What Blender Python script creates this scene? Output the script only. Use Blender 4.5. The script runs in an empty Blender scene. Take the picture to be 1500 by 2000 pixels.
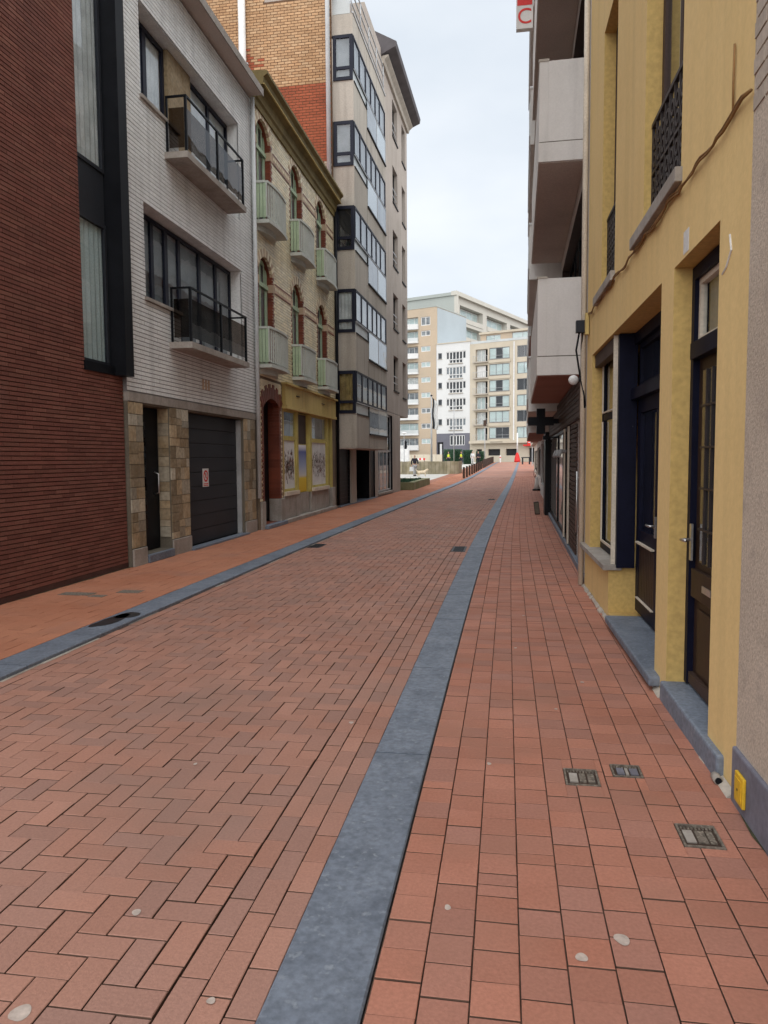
import bpy, bmesh, math, random
from mathutils import Matrix, Vector
random.seed(7)
R = math.radians
sc = bpy.context.scene
C = sc.collection

# ------------------------------------------------------------------ camera
FPX, YAW, PITCH, ROLL, EYE = 1450.0, R(9.2), R(-4.1), R(0.4), 1.6
cd = bpy.data.cameras.new('camera')
cd.sensor_fit = 'VERTICAL'; cd.sensor_height = 24.0; cd.lens = FPX / 2000.0 * 24.0
cd.clip_start = 0.05; cd.clip_end = 3000
cam = bpy.data.objects.new('camera', cd); C.objects.link(cam)
CAMR = Matrix.Rotation(YAW, 3, 'Z') @ Matrix.Rotation(PITCH, 3, 'X') @ Matrix.Rotation(ROLL, 3, 'Y')
cam.matrix_world = Matrix.Translation((0, 0, EYE)) @ CAMR.to_4x4() @ Matrix.Rotation(R(90), 4, 'X')
sc.camera = cam

# ------------------------------------------------------------------ sky, sun, exposure
SUN_EL, SUN_AZ = R(48), R(156)          # azimuth clockwise from +Y
w = bpy.data.worlds.new('World'); sc.world = w; w.use_nodes = True
nt = w.node_tree; nt.nodes.clear()
def wn(t, **k):
    n = nt.nodes.new(t)
    for a, b in k.items(): setattr(n, a, b)
    return n
sky = wn('ShaderNodeTexSky', sky_type='NISHITA', sun_disc=False)
sky.sun_elevation = SUN_EL; sky.sun_rotation = SUN_AZ; sky.air_density = 1.0; sky.dust_density = 2.0
tc = wn('ShaderNodeTexCoord'); mp = wn('ShaderNodeMapping'); mp.inputs['Scale'].default_value = (1.0, 1.0, 2.2)
nz = wn('ShaderNodeTexNoise'); nz.inputs['Scale'].default_value = 2.1; nz.inputs['Detail'].default_value = 5; nz.inputs['Roughness'].default_value = 0.5
cr = wn('ShaderNodeValToRGB')
cr.color_ramp.elements[0].position = 0.30; cr.color_ramp.elements[0].color = (4.75, 5.25, 5.8, 1)
cr.color_ramp.elements[1].position = 0.66; cr.color_ramp.elements[1].color = (6.45, 6.7, 7.0, 1)
mx = wn('ShaderNodeMixRGB'); mx.inputs[0].default_value = 0.90
bg = wn('ShaderNodeBackground'); bg.inputs['Strength'].default_value = 0.053
ow = wn('ShaderNodeOutputWorld')
lk = nt.links.new
lk(tc.outputs['Generated'], mp.inputs[0]); lk(mp.outputs[0], nz.inputs['Vector']); lk(nz.outputs[0], cr.inputs[0])
lk(sky.outputs[0], mx.inputs[1]); lk(cr.outputs[0], mx.inputs[2]); lk(mx.outputs[0], bg.inputs[0]); lk(bg.outputs[0], ow.inputs[0])
sl = bpy.data.lights.new('sun', 'SUN'); sl.energy = 1.5; sl.angle = R(140); sl.color = (1.0, 0.97, 0.93)
so = bpy.data.objects.new('sun', sl); C.objects.link(so)
sd = Vector((math.sin(SUN_AZ) * math.cos(SUN_EL), math.cos(SUN_AZ) * math.cos(SUN_EL), math.sin(SUN_EL)))
so.rotation_euler = (-sd).to_track_quat('-Z', 'Y').to_euler(); so.location = (0, 0, 40)
sc.view_settings.view_transform = 'Standard'; sc.view_settings.look = 'None'
sc.view_settings.exposure = 1.58; sc.view_settings.gamma = 1.0
sc.view_settings.use_curve_mapping = False

# ------------------------------------------------------------------ materials
def mat(name, col, col2=None, rough=0.8, ns=2.5, amt=0.5, fine=0.12, rnd=0.0, rcol=None, spec=0.3, bump=0.0, bs=80,
        streak=0.0, metal=0.0, dirt=None):
    """noise-varied paint / stone; rnd varies each brick, rcol a second brick colour, streak vertical weather stains, dirt = (colour, scale, lo, hi)"""
    m = bpy.data.materials.new(name); m.use_nodes = True
    t = m.node_tree; N = t.nodes; Lk = t.links.new
    b = N['Principled BSDF']; b.inputs['Roughness'].default_value = rough
    b.inputs['Specular IOR Level'].default_value = spec; b.inputs['Metallic'].default_value = metal
    geo = N.new('ShaderNodeNewGeometry')
    def noise(sc_, det=4, vec=None):
        n = N.new('ShaderNodeTexNoise'); n.inputs['Scale'].default_value = sc_; n.inputs['Detail'].default_value = det
        Lk(vec or geo.outputs['Position'], n.inputs['Vector']); return n.outputs[0]
    def mix(f, a, c, mode='MIX'):
        n = N.new('ShaderNodeMixRGB'); n.blend_type = mode
        for i, v in enumerate((f, a, c)):
            if hasattr(v, 'is_output'): Lk(v, n.inputs[i])
            elif isinstance(v, (int, float)): n.inputs[i].default_value = v if i == 0 else (v, v, v, 1)
            else: n.inputs[i].default_value = (*v, 1)
        return n.outputs[0]
    def rng(v, a, c, lo, hi):
        n = N.new('ShaderNodeMapRange'); Lk(v, n.inputs[0])
        for i, x in enumerate((a, c, lo, hi)): n.inputs[i + 1].default_value = x
        return n.outputs[0]
    if col2 is None: col2 = tuple(c * (1 - amt * 0.5) for c in col)
    c = mix(rng(noise(ns), 0.38, 0.66, 0, 1), col, col2)
    if rnd or rcol:
        oi = N.new('ShaderNodeObjectInfo')
        ad = N.new('ShaderNodeMath'); ad.operation = 'ADD'; Lk(oi.outputs['Random'], ad.inputs[0]); Lk(geo.outputs['Random Per Island'], ad.inputs[1])
        fr = N.new('ShaderNodeMath'); fr.operation = 'FRACT'; Lk(ad.outputs[0], fr.inputs[0])
        if rcol:
            m7 = N.new('ShaderNodeMath'); m7.operation = 'MULTIPLY'; Lk(fr.outputs[0], m7.inputs[0]); m7.inputs[1].default_value = 7.31
            f7 = N.new('ShaderNodeMath'); f7.operation = 'FRACT'; Lk(m7.outputs[0], f7.inputs[0])
            c = mix(rng(f7.outputs[0], 0.45, 1.0, 0, 0.85), c, rcol)
        c = mix(1.0, c, rng(fr.outputs[0], 0, 1, 1 - rnd, 1 + rnd), 'MULTIPLY')
    if fine: c = mix(1.0, c, rng(noise(bs * 0.6, 3), 0.3, 0.7, 1 - fine, 1 + fine), 'MULTIPLY')
    if streak:
        mpn = N.new('ShaderNodeMapping'); mpn.inputs['Scale'].default_value = (3.0, 3.0, 0.22); Lk(geo.outputs['Position'], mpn.inputs[0])
        c = mix(rng(noise(1.6, 5, mpn.outputs[0]), 0.48, 0.78, 0, streak), c, tuple(x * 0.35 for x in col))
    if dirt:
        c = mix(rng(noise(dirt[1], 6), dirt[2], dirt[3], 0, 1), c, dirt[0])
    Lk(c, b.inputs['Base Color'])
    if bump:
        bn = N.new('ShaderNodeBump'); bn.inputs['Strength'].default_value = bump; bn.inputs['Distance'].default_value = 0.004
        Lk(noise(bs, 5), bn.inputs['Height']); Lk(bn.outputs[0], b.inputs['Normal'])
        Lk(rng(noise(ns * 3), 0.3, 0.7, max(0.05, rough - 0.12), min(1, rough + 0.1)), b.inputs['Roughness'])
    return m

def glass(name, tint=(0.93, 0.95, 0.96), boost=1.0):
    m = bpy.data.materials.new(name); m.use_nodes = True
    t = m.node_tree; N = t.nodes; N.clear(); Lk = t.links.new
    o = N.new('ShaderNodeOutputMaterial'); mxs = N.new('ShaderNodeMixShader'); tr = N.new('ShaderNodeBsdfTransparent'); gl = N.new('ShaderNodeBsdfGlossy')
    tr.inputs[0].default_value = (*tint, 1); gl.inputs['Roughness'].default_value = 0.015; gl.inputs[0].default_value = (0.95, 0.97, 1, 1)
    lw = N.new('ShaderNodeFresnel'); lw.inputs['IOR'].default_value = 1.75 * boost
    g = N.new('ShaderNodeNewGeometry'); nn = N.new('ShaderNodeTexNoise'); nn.inputs['Scale'].default_value = 1.3
    bp = N.new('ShaderNodeBump'); bp.inputs['Strength'].default_value = 0.06; bp.inputs['Distance'].default_value = 0.05
    Lk(g.outputs['Position'], nn.inputs['Vector']); Lk(nn.outputs[0], bp.inputs['Height']); Lk(bp.outputs[0], gl.inputs['Normal'])
    bf = N.new('ShaderNodeMath'); bf.operation = 'SUBTRACT'; bf.inputs[0].default_value = 1.0; Lk(g.outputs['Backfacing'], bf.inputs[1])
    ml = N.new('ShaderNodeMath'); ml.operation = 'MULTIPLY'; Lk(lw.outputs[0], ml.inputs[0]); Lk(bf.outputs[0], ml.inputs[1]); Lk(ml.outputs[0], mxs.inputs[0]); Lk(tr.outputs[0], mxs.inputs[1]); Lk(gl.outputs[0], mxs.inputs[2]); Lk(mxs.outputs[0], o.inputs[0])
    return m

M = {}
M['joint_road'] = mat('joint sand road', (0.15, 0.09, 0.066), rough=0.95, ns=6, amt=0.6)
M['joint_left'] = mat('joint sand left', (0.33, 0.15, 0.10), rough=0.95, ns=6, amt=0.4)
M['road'] = mat('clinker road', (0.378, 0.200, 0.150), (0.335, 0.164, 0.118), rough=0.72, ns=0.9, rnd=0.07, rcol=(0.29, 0.168, 0.136), bump=0.35, bs=140, fine=0.1, spec=0.25, dirt=((0.25, 0.158, 0.128), 0.8, 0.50, 0.78))
M['pave'] = mat('clay paver right', (0.405, 0.182, 0.128), (0.36, 0.15, 0.10), rough=0.72, ns=1.2, rnd=0.09, rcol=(0.32, 0.16, 0.124), bump=0.35, bs=120, fine=0.1, spec=0.25, dirt=((0.31, 0.15, 0.105), 1.6, 0.50, 0.78))
M['pave_left'] = mat('clay paver left', (0.42, 0.185, 0.112), (0.38, 0.155, 0.09), rough=0.8, ns=0.9, rnd=0.05, bump=0.3, bs=120, fine=0.08, spec=0.2, dirt=((0.32, 0.16, 0.115), 1.5, 0.56, 0.8))
M['bluestone'] = mat('bluestone', (0.165, 0.193, 0.240), (0.125, 0.148, 0.188), rough=0.62, ns=4, rnd=0.10, bump=0.4, bs=60, fine=0.22, spec=0.35, dirt=((0.23, 0.26, 0.30), 30.0, 0.60, 0.74))
M['bluestone_wet'] = mat('wet bluestone', (0.030, 0.032, 0.036), rough=0.35, ns=5)
M['ground'] = mat('far ground', (0.20, 0.17, 0.15), rough=0.95, ns=0.3)
M['concrete_pale'] = mat('pale plaza concrete', (0.50, 0.49, 0.46), (0.40, 0.39, 0.36), rough=0.9, ns=0.5, bump=0.2)
M['redbrick'] = mat('long red brick', (0.180, 0.070, 0.054), (0.155, 0.062, 0.049), rough=0.8, ns=0.7, rnd=0.14, rcol=(0.20, 0.088, 0.066), bump=0.5, bs=90, fine=0.12, spec=0.2, dirt=((0.22, 0.12, 0.10), 1.2, 0.62, 0.95))
M['redmortar'] = mat('dark red mortar', (0.078, 0.035, 0.028), rough=0.95, ns=3)
M['whitebrick'] = mat('white brick', (0.76, 0.775, 0.775), (0.69, 0.70, 0.70), rough=0.6, ns=0.8, rnd=0.06, bump=0.2, bs=60, streak=0.35)
M['whitemortar'] = mat('grey mortar', (0.22, 0.21, 0.21), rough=0.95)
M['ivory'] = mat('ivory glazed brick', (0.76, 0.67, 0.47), (0.68, 0.58, 0.39), rough=0.42, ns=0.9, rnd=0.12, rcol=(0.72, 0.66, 0.50), bump=0.15, streak=0.4)
M['ivorymortar'] = mat('brown mortar', (0.19, 0.145, 0.105), rough=0.95)
M['glazedred'] = mat('glazed red brick', (0.20, 0.052, 0.028), (0.13, 0.036, 0.022), rough=0.45, ns=2, rnd=0.2)
M['terracotta'] = mat('band brick', (0.55, 0.40, 0.28), rough=0.6, ns=3, rnd=0.12)
M['tan'] = mat('tan brick', (0.46, 0.285, 0.155), (0.40, 0.235, 0.12), rough=0.85, ns=0.5, rnd=0.13, rcol=(0.50, 0.34, 0.20))
M['tanmortar'] = mat('tan mortar', (0.15, 0.085, 0.05), rough=0.95)
M['redpaint'] = mat('red painted brick', (0.34, 0.095, 0.045), (0.28, 0.075, 0.036), rough=0.85, ns=1.2, rnd=0.12)
M['palepatch'] = mat('pale repaired brick', (0.50, 0.42, 0.33), rough=0.9, rnd=0.06)
M['stones'] = mat('mixed sandstone', (0.33, 0.26, 0.17), (0.26, 0.19, 0.11), rough=0.85, ns=5, rnd=0.38, rcol=(0.36, 0.34, 0.28), bump=0.6, bs=30, fine=0.2)
M['stonejoint'] = mat('stone joint', (0.16, 0.14, 0.11), rough=0.95)
M['greystone'] = mat('grey plinth stone', (0.36, 0.33, 0.30), (0.28, 0.25, 0.22), rough=0.85, ns=2.5, bump=0.4, bs=50, streak=0.4)
M['concrete'] = mat('beige concrete', (0.45, 0.41, 0.355), (0.39, 0.35, 0.30), rough=0.88, ns=0.6, bump=0.25, bs=70, streak=0.45)
M['concrete2'] = mat('pinkish brick render', (0.41, 0.36, 0.32), (0.355, 0.31, 0.27), rough=0.88, ns=0.7, bump=0.4, bs=60, streak=0.3)
M['greyrender'] = mat('grey balcony render', (0.66, 0.635, 0.605), (0.59, 0.565, 0.535), rough=0.85, ns=1.2, fine=0.04, bump=0.12, streak=0.35)
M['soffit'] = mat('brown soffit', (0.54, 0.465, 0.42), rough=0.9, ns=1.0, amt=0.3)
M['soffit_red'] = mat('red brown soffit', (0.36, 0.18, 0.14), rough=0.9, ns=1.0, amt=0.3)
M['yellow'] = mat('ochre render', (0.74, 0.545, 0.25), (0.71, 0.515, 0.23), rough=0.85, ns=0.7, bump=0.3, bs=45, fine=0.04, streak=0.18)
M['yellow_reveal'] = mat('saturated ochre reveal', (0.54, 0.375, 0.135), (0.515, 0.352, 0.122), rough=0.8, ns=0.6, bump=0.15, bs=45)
M['beige'] = mat('beige sprayed render', (0.50, 0.425, 0.35), (0.44, 0.37, 0.30), rough=0.95, ns=2.2, bump=1.0, bs=110, fine=0.2, dirt=((0.36, 0.305, 0.26), 7, 0.58, 0.8))
M['plinth'] = mat('blue grey painted plinth', (0.175, 0.175, 0.215), (0.13, 0.13, 0.16), rough=0.8, ns=3, bump=0.5, bs=50, dirt=((0.09, 0.09, 0.10), 4, 0.58, 0.78))
M['greybrick'] = mat('pale grey brick', (0.50, 0.43, 0.36), rough=0.9, rnd=0.08)
M['navy'] = mat('navy paint', (0.006, 0.007, 0.020), rough=0.5, ns=5, spec=0.12, dirt=((0.30, 0.28, 0.26), 14, 0.74, 0.80))
M['black'] = mat('black metal', (0.008, 0.009, 0.012), rough=0.45, spec=0.12, ns=4)
M['anthracite'] = mat('anthracite panel', (0.026, 0.029, 0.036), rough=0.45, spec=0.15, ns=1.5, amt=0.3)
M['darkframe'] = mat('dark blue frame', (0.010, 0.012, 0.026), rough=0.45, spec=0.2)
M['aluminium'] = mat('aluminium strip', (0.42, 0.43, 0.44), rough=0.4, spec=0.5)
M['green'] = mat('pale green paint', (0.40, 0.50, 0.35), (0.34, 0.44, 0.30), rough=0.6, ns=4)
M['greenpale'] = mat('weathered grey green paint', (0.50, 0.52, 0.485), (0.44, 0.46, 0.42), rough=0.7, ns=3)
M['olive'] = mat('olive brown cornice', (0.20, 0.15, 0.055), (0.155, 0.115, 0.04), rough=0.7, ns=2, streak=0.4)
M['shopyellow'] = mat('mustard shopfront', (0.56, 0.43, 0.17), (0.50, 0.38, 0.13), rough=0.65, ns=1.5, streak=0.4)
M['shoplime'] = mat('lime yellow wood', (0.52, 0.44, 0.14), (0.44, 0.36, 0.12), rough=0.7, ns=3, streak=0.3)
M['brownwood'] = mat('dark brown slats', (0.060, 0.036, 0.028), (0.045, 0.028, 0.022), rough=0.6, ns=4)
M['doorbrown'] = mat('brown door wood', (0.042, 0.024, 0.016), (0.03, 0.018, 0.013), rough=0.5, spec=0.2, ns=4, dirt=((0.35, 0.32, 0.3), 18, 0.76, 0.8))
M['white'] = mat('white paint', (0.70, 0.70, 0.69), rough=0.6, ns=3, amt=0.3)
M['cream'] = mat('cream frame', (0.62, 0.55, 0.45), rough=0.55, ns=3, amt=0.3)
M['pvc'] = mat('grey white pipe', (0.55, 0.57, 0.58), rough=0.45, ns=2, amt=0.3)
M['steel'] = mat('brushed steel', (0.62, 0.62, 0.62), rough=0.3, metal=0.9)
M['curtain'] = mat('white curtain', (0.62, 0.63, 0.61), (0.45, 0.46, 0.45), rough=0.9, ns=3)
M['curtain_green'] = mat('pale aqua blind', (0.50, 0.58, 0.57), (0.42, 0.50, 0.49), rough=0.9, ns=0.8)
M['curtain_tan'] = mat('ochre curtain', (0.36, 0.25, 0.09), (0.24, 0.16, 0.06), rough=0.9, ns=5)
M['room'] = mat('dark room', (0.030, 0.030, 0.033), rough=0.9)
M['dim'] = mat('dim blind', (0.25, 0.265, 0.275), (0.13, 0.14, 0.15), rough=0.9, ns=1.5)
M['glass'] = glass('window glass')
M['glass_smoke'] = glass('smoked acrylic panel', (0.42, 0.38, 0.35), 0.70)
M['glass_clear'] = glass('clear glass', (0.97, 0.98, 0.98))
M['frosted'] = mat('frosted panel', (0.50, 0.53, 0.53), rough=0.35, spec=0.5, ns=0.7, amt=0.3)
M['roof'] = mat('red roof tiles', (0.28, 0.085, 0.06), rough=0.85, rnd=0.2, ns=2)
M['slate'] = mat('dark eaves', (0.095, 0.085, 0.09), rough=0.7, ns=2)
M['red'] = mat('red plastic', (0.62, 0.03, 0.025), rough=0.5, ns=3, amt=0.2)
M['lemon'] = mat('yellow plastic', (0.70, 0.43, 0.03), rough=0.5, ns=8, amt=0.3)
M['hivis'] = mat('hi vis yellow', (0.72, 0.78, 0.06), rough=0.8)
M['brownmetal'] = mat('rust brown post', (0.060, 0.036, 0.026), rough=0.7, ns=5)
M['cable'] = mat('painted cable', (0.26, 0.14, 0.05), rough=0.7, ns=8)
M['iron'] = mat('dark wrought iron', (0.030, 0.022, 0.022), rough=0.5, spec=0.4, ns=6)
M['mossy'] = mat('mossy planter concrete', (0.25, 0.24, 0.14), (0.17, 0.19, 0.09), rough=0.95, ns=1.2, streak=0.6, bump=0.5, bs=30)
M['planks'] = mat('weathered boards', (0.33, 0.29, 0.21), (0.24, 0.21, 0.13), rough=0.9, ns=2, rnd=0.15, streak=0.5)
M['leaf'] = mat('clipped hedge', (0.035, 0.085, 0.045), (0.02, 0.055, 0.028), rough=0.7, ns=9, rnd=0.3)
M['farwhite'] = mat('far white render', (0.63, 0.635, 0.63), rough=0.9, ns=0.4, amt=0.1)
M['farbeige'] = mat('far beige brick', (0.52, 0.465, 0.375), (0.48, 0.425, 0.335), rough=0.9, ns=0.5)  # desaturated colour stands in for distance haze
M['fartan'] = mat('far tan brick', (0.48, 0.385, 0.285), (0.43, 0.355, 0.27), rough=0.9, ns=0.3)  # distance haze put into the colour: greyer than the brick itself
M['fargrey'] = mat('far grey base', (0.155, 0.155, 0.185), rough=0.9, ns=0.6, amt=0.2)
M['fargable'] = mat('blue grey cladding', (0.38, 0.43, 0.46), rough=0.8, ns=0.3, amt=0.12)
M['fargreen'] = mat('grey green cladding', (0.36, 0.39, 0.37), rough=0.8, ns=0.3, amt=0.12)
M['farcream'] = mat('far cream white', (0.53, 0.51, 0.46), rough=0.9, ns=0.4, amt=0.12)
M['covermetal'] = mat('worn cover metal', (0.17, 0.145, 0.12), (0.10, 0.085, 0.07), rough=0.8, ns=40, amt=0.5, dirt=((0.30, 0.26, 0.21), 60, .5, .7))
M['skin'] = mat('skin', (0.50, 0.30, 0.22), rough=0.6)
M['jacket'] = mat('dark navy jacket', (0.022, 0.022, 0.034), rough=0.85)
M['lightcloth'] = mat('pale grey trousers', (0.45, 0.45, 0.46), rough=0.9)
M['hair'] = mat('dark hair', (0.04, 0.03, 0.025), rough=0.7)
M['greyhair'] = mat('pale cap', (0.55, 0.48, 0.40), rough=0.7)
M['fur'] = mat('cream fur', (0.60, 0.47, 0.29), (0.70, 0.62, 0.50), rough=0.95, ns=9)
M['gum'] = mat('pale spot', (0.50, 0.42, 0.37), rough=0.7, ns=30)
M['orange'] = mat('orange barrier', (0.62, 0.16, 0.06), rough=0.6)

# ------------------------------------------------------------------ helpers
WM = {}
def link(name, me, world, parent=None):
    o = bpy.data.objects.new(name, me); C.objects.link(o)
    if parent is not None:
        o.parent = parent; o.matrix_basis = WM[parent].inverted() @ world
    else: o.matrix_basis = world
    WM[o] = world
    return o
def tag(o, label=None, cat=None, group=None, kind=None):
    if label: o['label'] = label
    if cat: o['category'] = cat
    if group: o['group'] = group
    if kind: o['kind'] = kind
    return o
def thing(name, loc, label, cat, rz=0.0, group=None):
    return tag(link(name, None, Matrix.Translation(loc) @ Matrix.Rotation(rz, 4, 'Z')), label, cat, group)

class MB:
    def __init__(s): s.v = []; s.f = []; s.m = []
    def quad(s, a, b, c, d, m=0):
        i = len(s.v); s.v += [a, b, c, d]; s.f.append((i, i + 1, i + 2, i + 3)); s.m.append(m)
    def box(s, x0, x1, y0, y1, z0, z1, m=0):
        x0, x1 = sorted((x0, x1)); y0, y1 = sorted((y0, y1)); z0, z1 = sorted((z0, z1))
        i = len(s.v)
        s.v += [(x0, y0, z0), (x1, y0, z0), (x1, y1, z0), (x0, y1, z0), (x0, y0, z1), (x1, y0, z1), (x1, y1, z1), (x0, y1, z1)]
        for f in ((0, 3, 2, 1), (4, 5, 6, 7), (0, 1, 5, 4), (1, 2, 6, 5), (2, 3, 7, 6), (3, 0, 4, 7)):
            s.f.append(tuple(i + k for k in f)); s.m.append(m)
        return s
    def paver(s, x0, x1, y0, y1, z0, z1, ch=0.004, tilt=(0, 0)):
        i = len(s.v)
        tx, ty = tilt
        a = [(x0, y0), (x1, y0), (x1, y1), (x0, y1)]
        b = [(x0 + ch, y0 + ch), (x1 - ch, y0 + ch), (x1 - ch, y1 - ch), (x0 + ch, y1 - ch)]
        s.v += [(x, y, z0) for x, y in a] + [(x, y, z1 - ch * 0.8) for x, y in a]
        cx, cy = (x0 + x1) / 2, (y0 + y1) / 2
        s.v += [(x, y, z1 + (x - cx) * tx + (y - cy) * ty) for x, y in b]
        for k in range(4):
            n = (k + 1) % 4
            s.f.append((i + k, i + n, i + 4 + n, i + 4 + k)); s.m.append(1)
            s.f.append((i + 4 + k, i + 4 + n, i + 8 + n, i + 8 + k)); s.m.append(0)
        s.f.append((i + 8, i + 9, i + 10, i + 11)); s.m.append(0)
        return s
    def prism(s, prof, axis, a, b, m=0):
        """extrude a 2-D profile along an axis; axis 0: profile is (y,z), 1: (x,z), 2: (x,y)"""
        n = len(prof); i = len(s.v)
        for t in (a, b):
            for p, q in prof:
                s.v.append((t, p, q) if axis == 0 else (p, t, q) if axis == 1 else (p, q, t))
        for k in range(n):
            l = (k + 1) % n
            s.f.append((i + k, i + l, i + n + l, i + n + k)); s.m.append(m)
        s.f.append(tuple(i + k for k in range(n))[::-1]); s.m.append(m)
        s.f.append(tuple(i + n + k for k in range(n))); s.m.append(m)
        return s
    def tube(s, path, r, n=8, m=0, r1=None):
        path = [Vector(p) for p in path]; i0 = len(s.v); K = len(path)
        for k, p in enumerate(path):
            t = (path[min(k + 1, K - 1)] - path[max(k - 1, 0)]).normalized()
            u = t.orthogonal().normalized() if k == 0 else (u - t * u.dot(t)).normalized()
            vv = t.cross(u); rr = r if r1 is None else r + (r1 - r) * k / max(1, K - 1)
            for j in range(n):
                a = 2 * math.pi * j / n; s.v.append(tuple(p + (u * math.cos(a) + vv * math.sin(a)) * rr))
        for k in range(K - 1):
            for j in range(n):
                l = (j + 1) % n
                s.f.append((i0 + k * n + j, i0 + k * n + l, i0 + (k + 1) * n + l, i0 + (k + 1) * n + j)); s.m.append(m)
        s.f.append(tuple(i0 + j for j in range(n))[::-1]); s.m.append(m)
        s.f.append(tuple(i0 + (K - 1) * n + j for j in range(n))); s.m.append(m)
        return s
    def lathe(s, prof, c=(0, 0, 0), n=16, m=0, sy=1.0):
        i0 = len(s.v); K = len(prof)
        for r, z in prof:
            for j in range(n):
                a = 2 * math.pi * j / n; s.v.append((c[0] + r * math.cos(a), c[1] + sy * r * math.sin(a), c[2] + z))
        for k in range(K - 1):
            for j in range(n):
                l = (j + 1) % n
                s.f.append((i0 + k * n + j, i0 + k * n + l, i0 + (k + 1) * n + l, i0 + (k + 1) * n + j)); s.m.append(m)
        s.f.append(tuple(i0 + j for j in range(n))[::-1]); s.m.append(m)
        s.f.append(tuple(i0 + (K - 1) * n + j for j in range(n))); s.m.append(m)
        return s
    def mesh(s, name, mats, smooth=False, fix=True):
        me = bpy.data.meshes.new(name); me.from_pydata(s.v, [], s.f)
        for m in (mats if isinstance(mats, (list, tuple)) else [mats]): me.materials.append(M[m])
        me.polygons.foreach_set('material_index', s.m)
        if fix:
            b = bmesh.new(); b.from_mesh(me); bmesh.ops.recalc_face_normals(b, faces=b.faces); b.to_mesh(me); b.free()
        if smooth: me.polygons.foreach_set('use_smooth', [True] * len(me.polygons))
        return me
    def build(s, name, mats, parent=None, world=None, smooth=False, fix=True):
        return link(name, s.mesh(name, mats, smooth, fix), world if world is not None else Matrix(), parent)

def bev(o, wdt=0.006, seg=2):
    m = o.modifiers.new('bevel', 'BEVEL'); m.width = wdt; m.segments = seg; m.limit_method = 'ANGLE'; m.angle_limit = R(40); return o

def inframe(p):
    d = CAMR.transposed() @ (Vector(p) - Vector((0, 0, EYE)))
    if d.y < 0.3: return 0
    u = d.x / d.y * FPX; v = d.z / d.y * FPX
    return FPX / d.y if abs(u) < 770 and abs(v) < 1020 else 0

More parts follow.
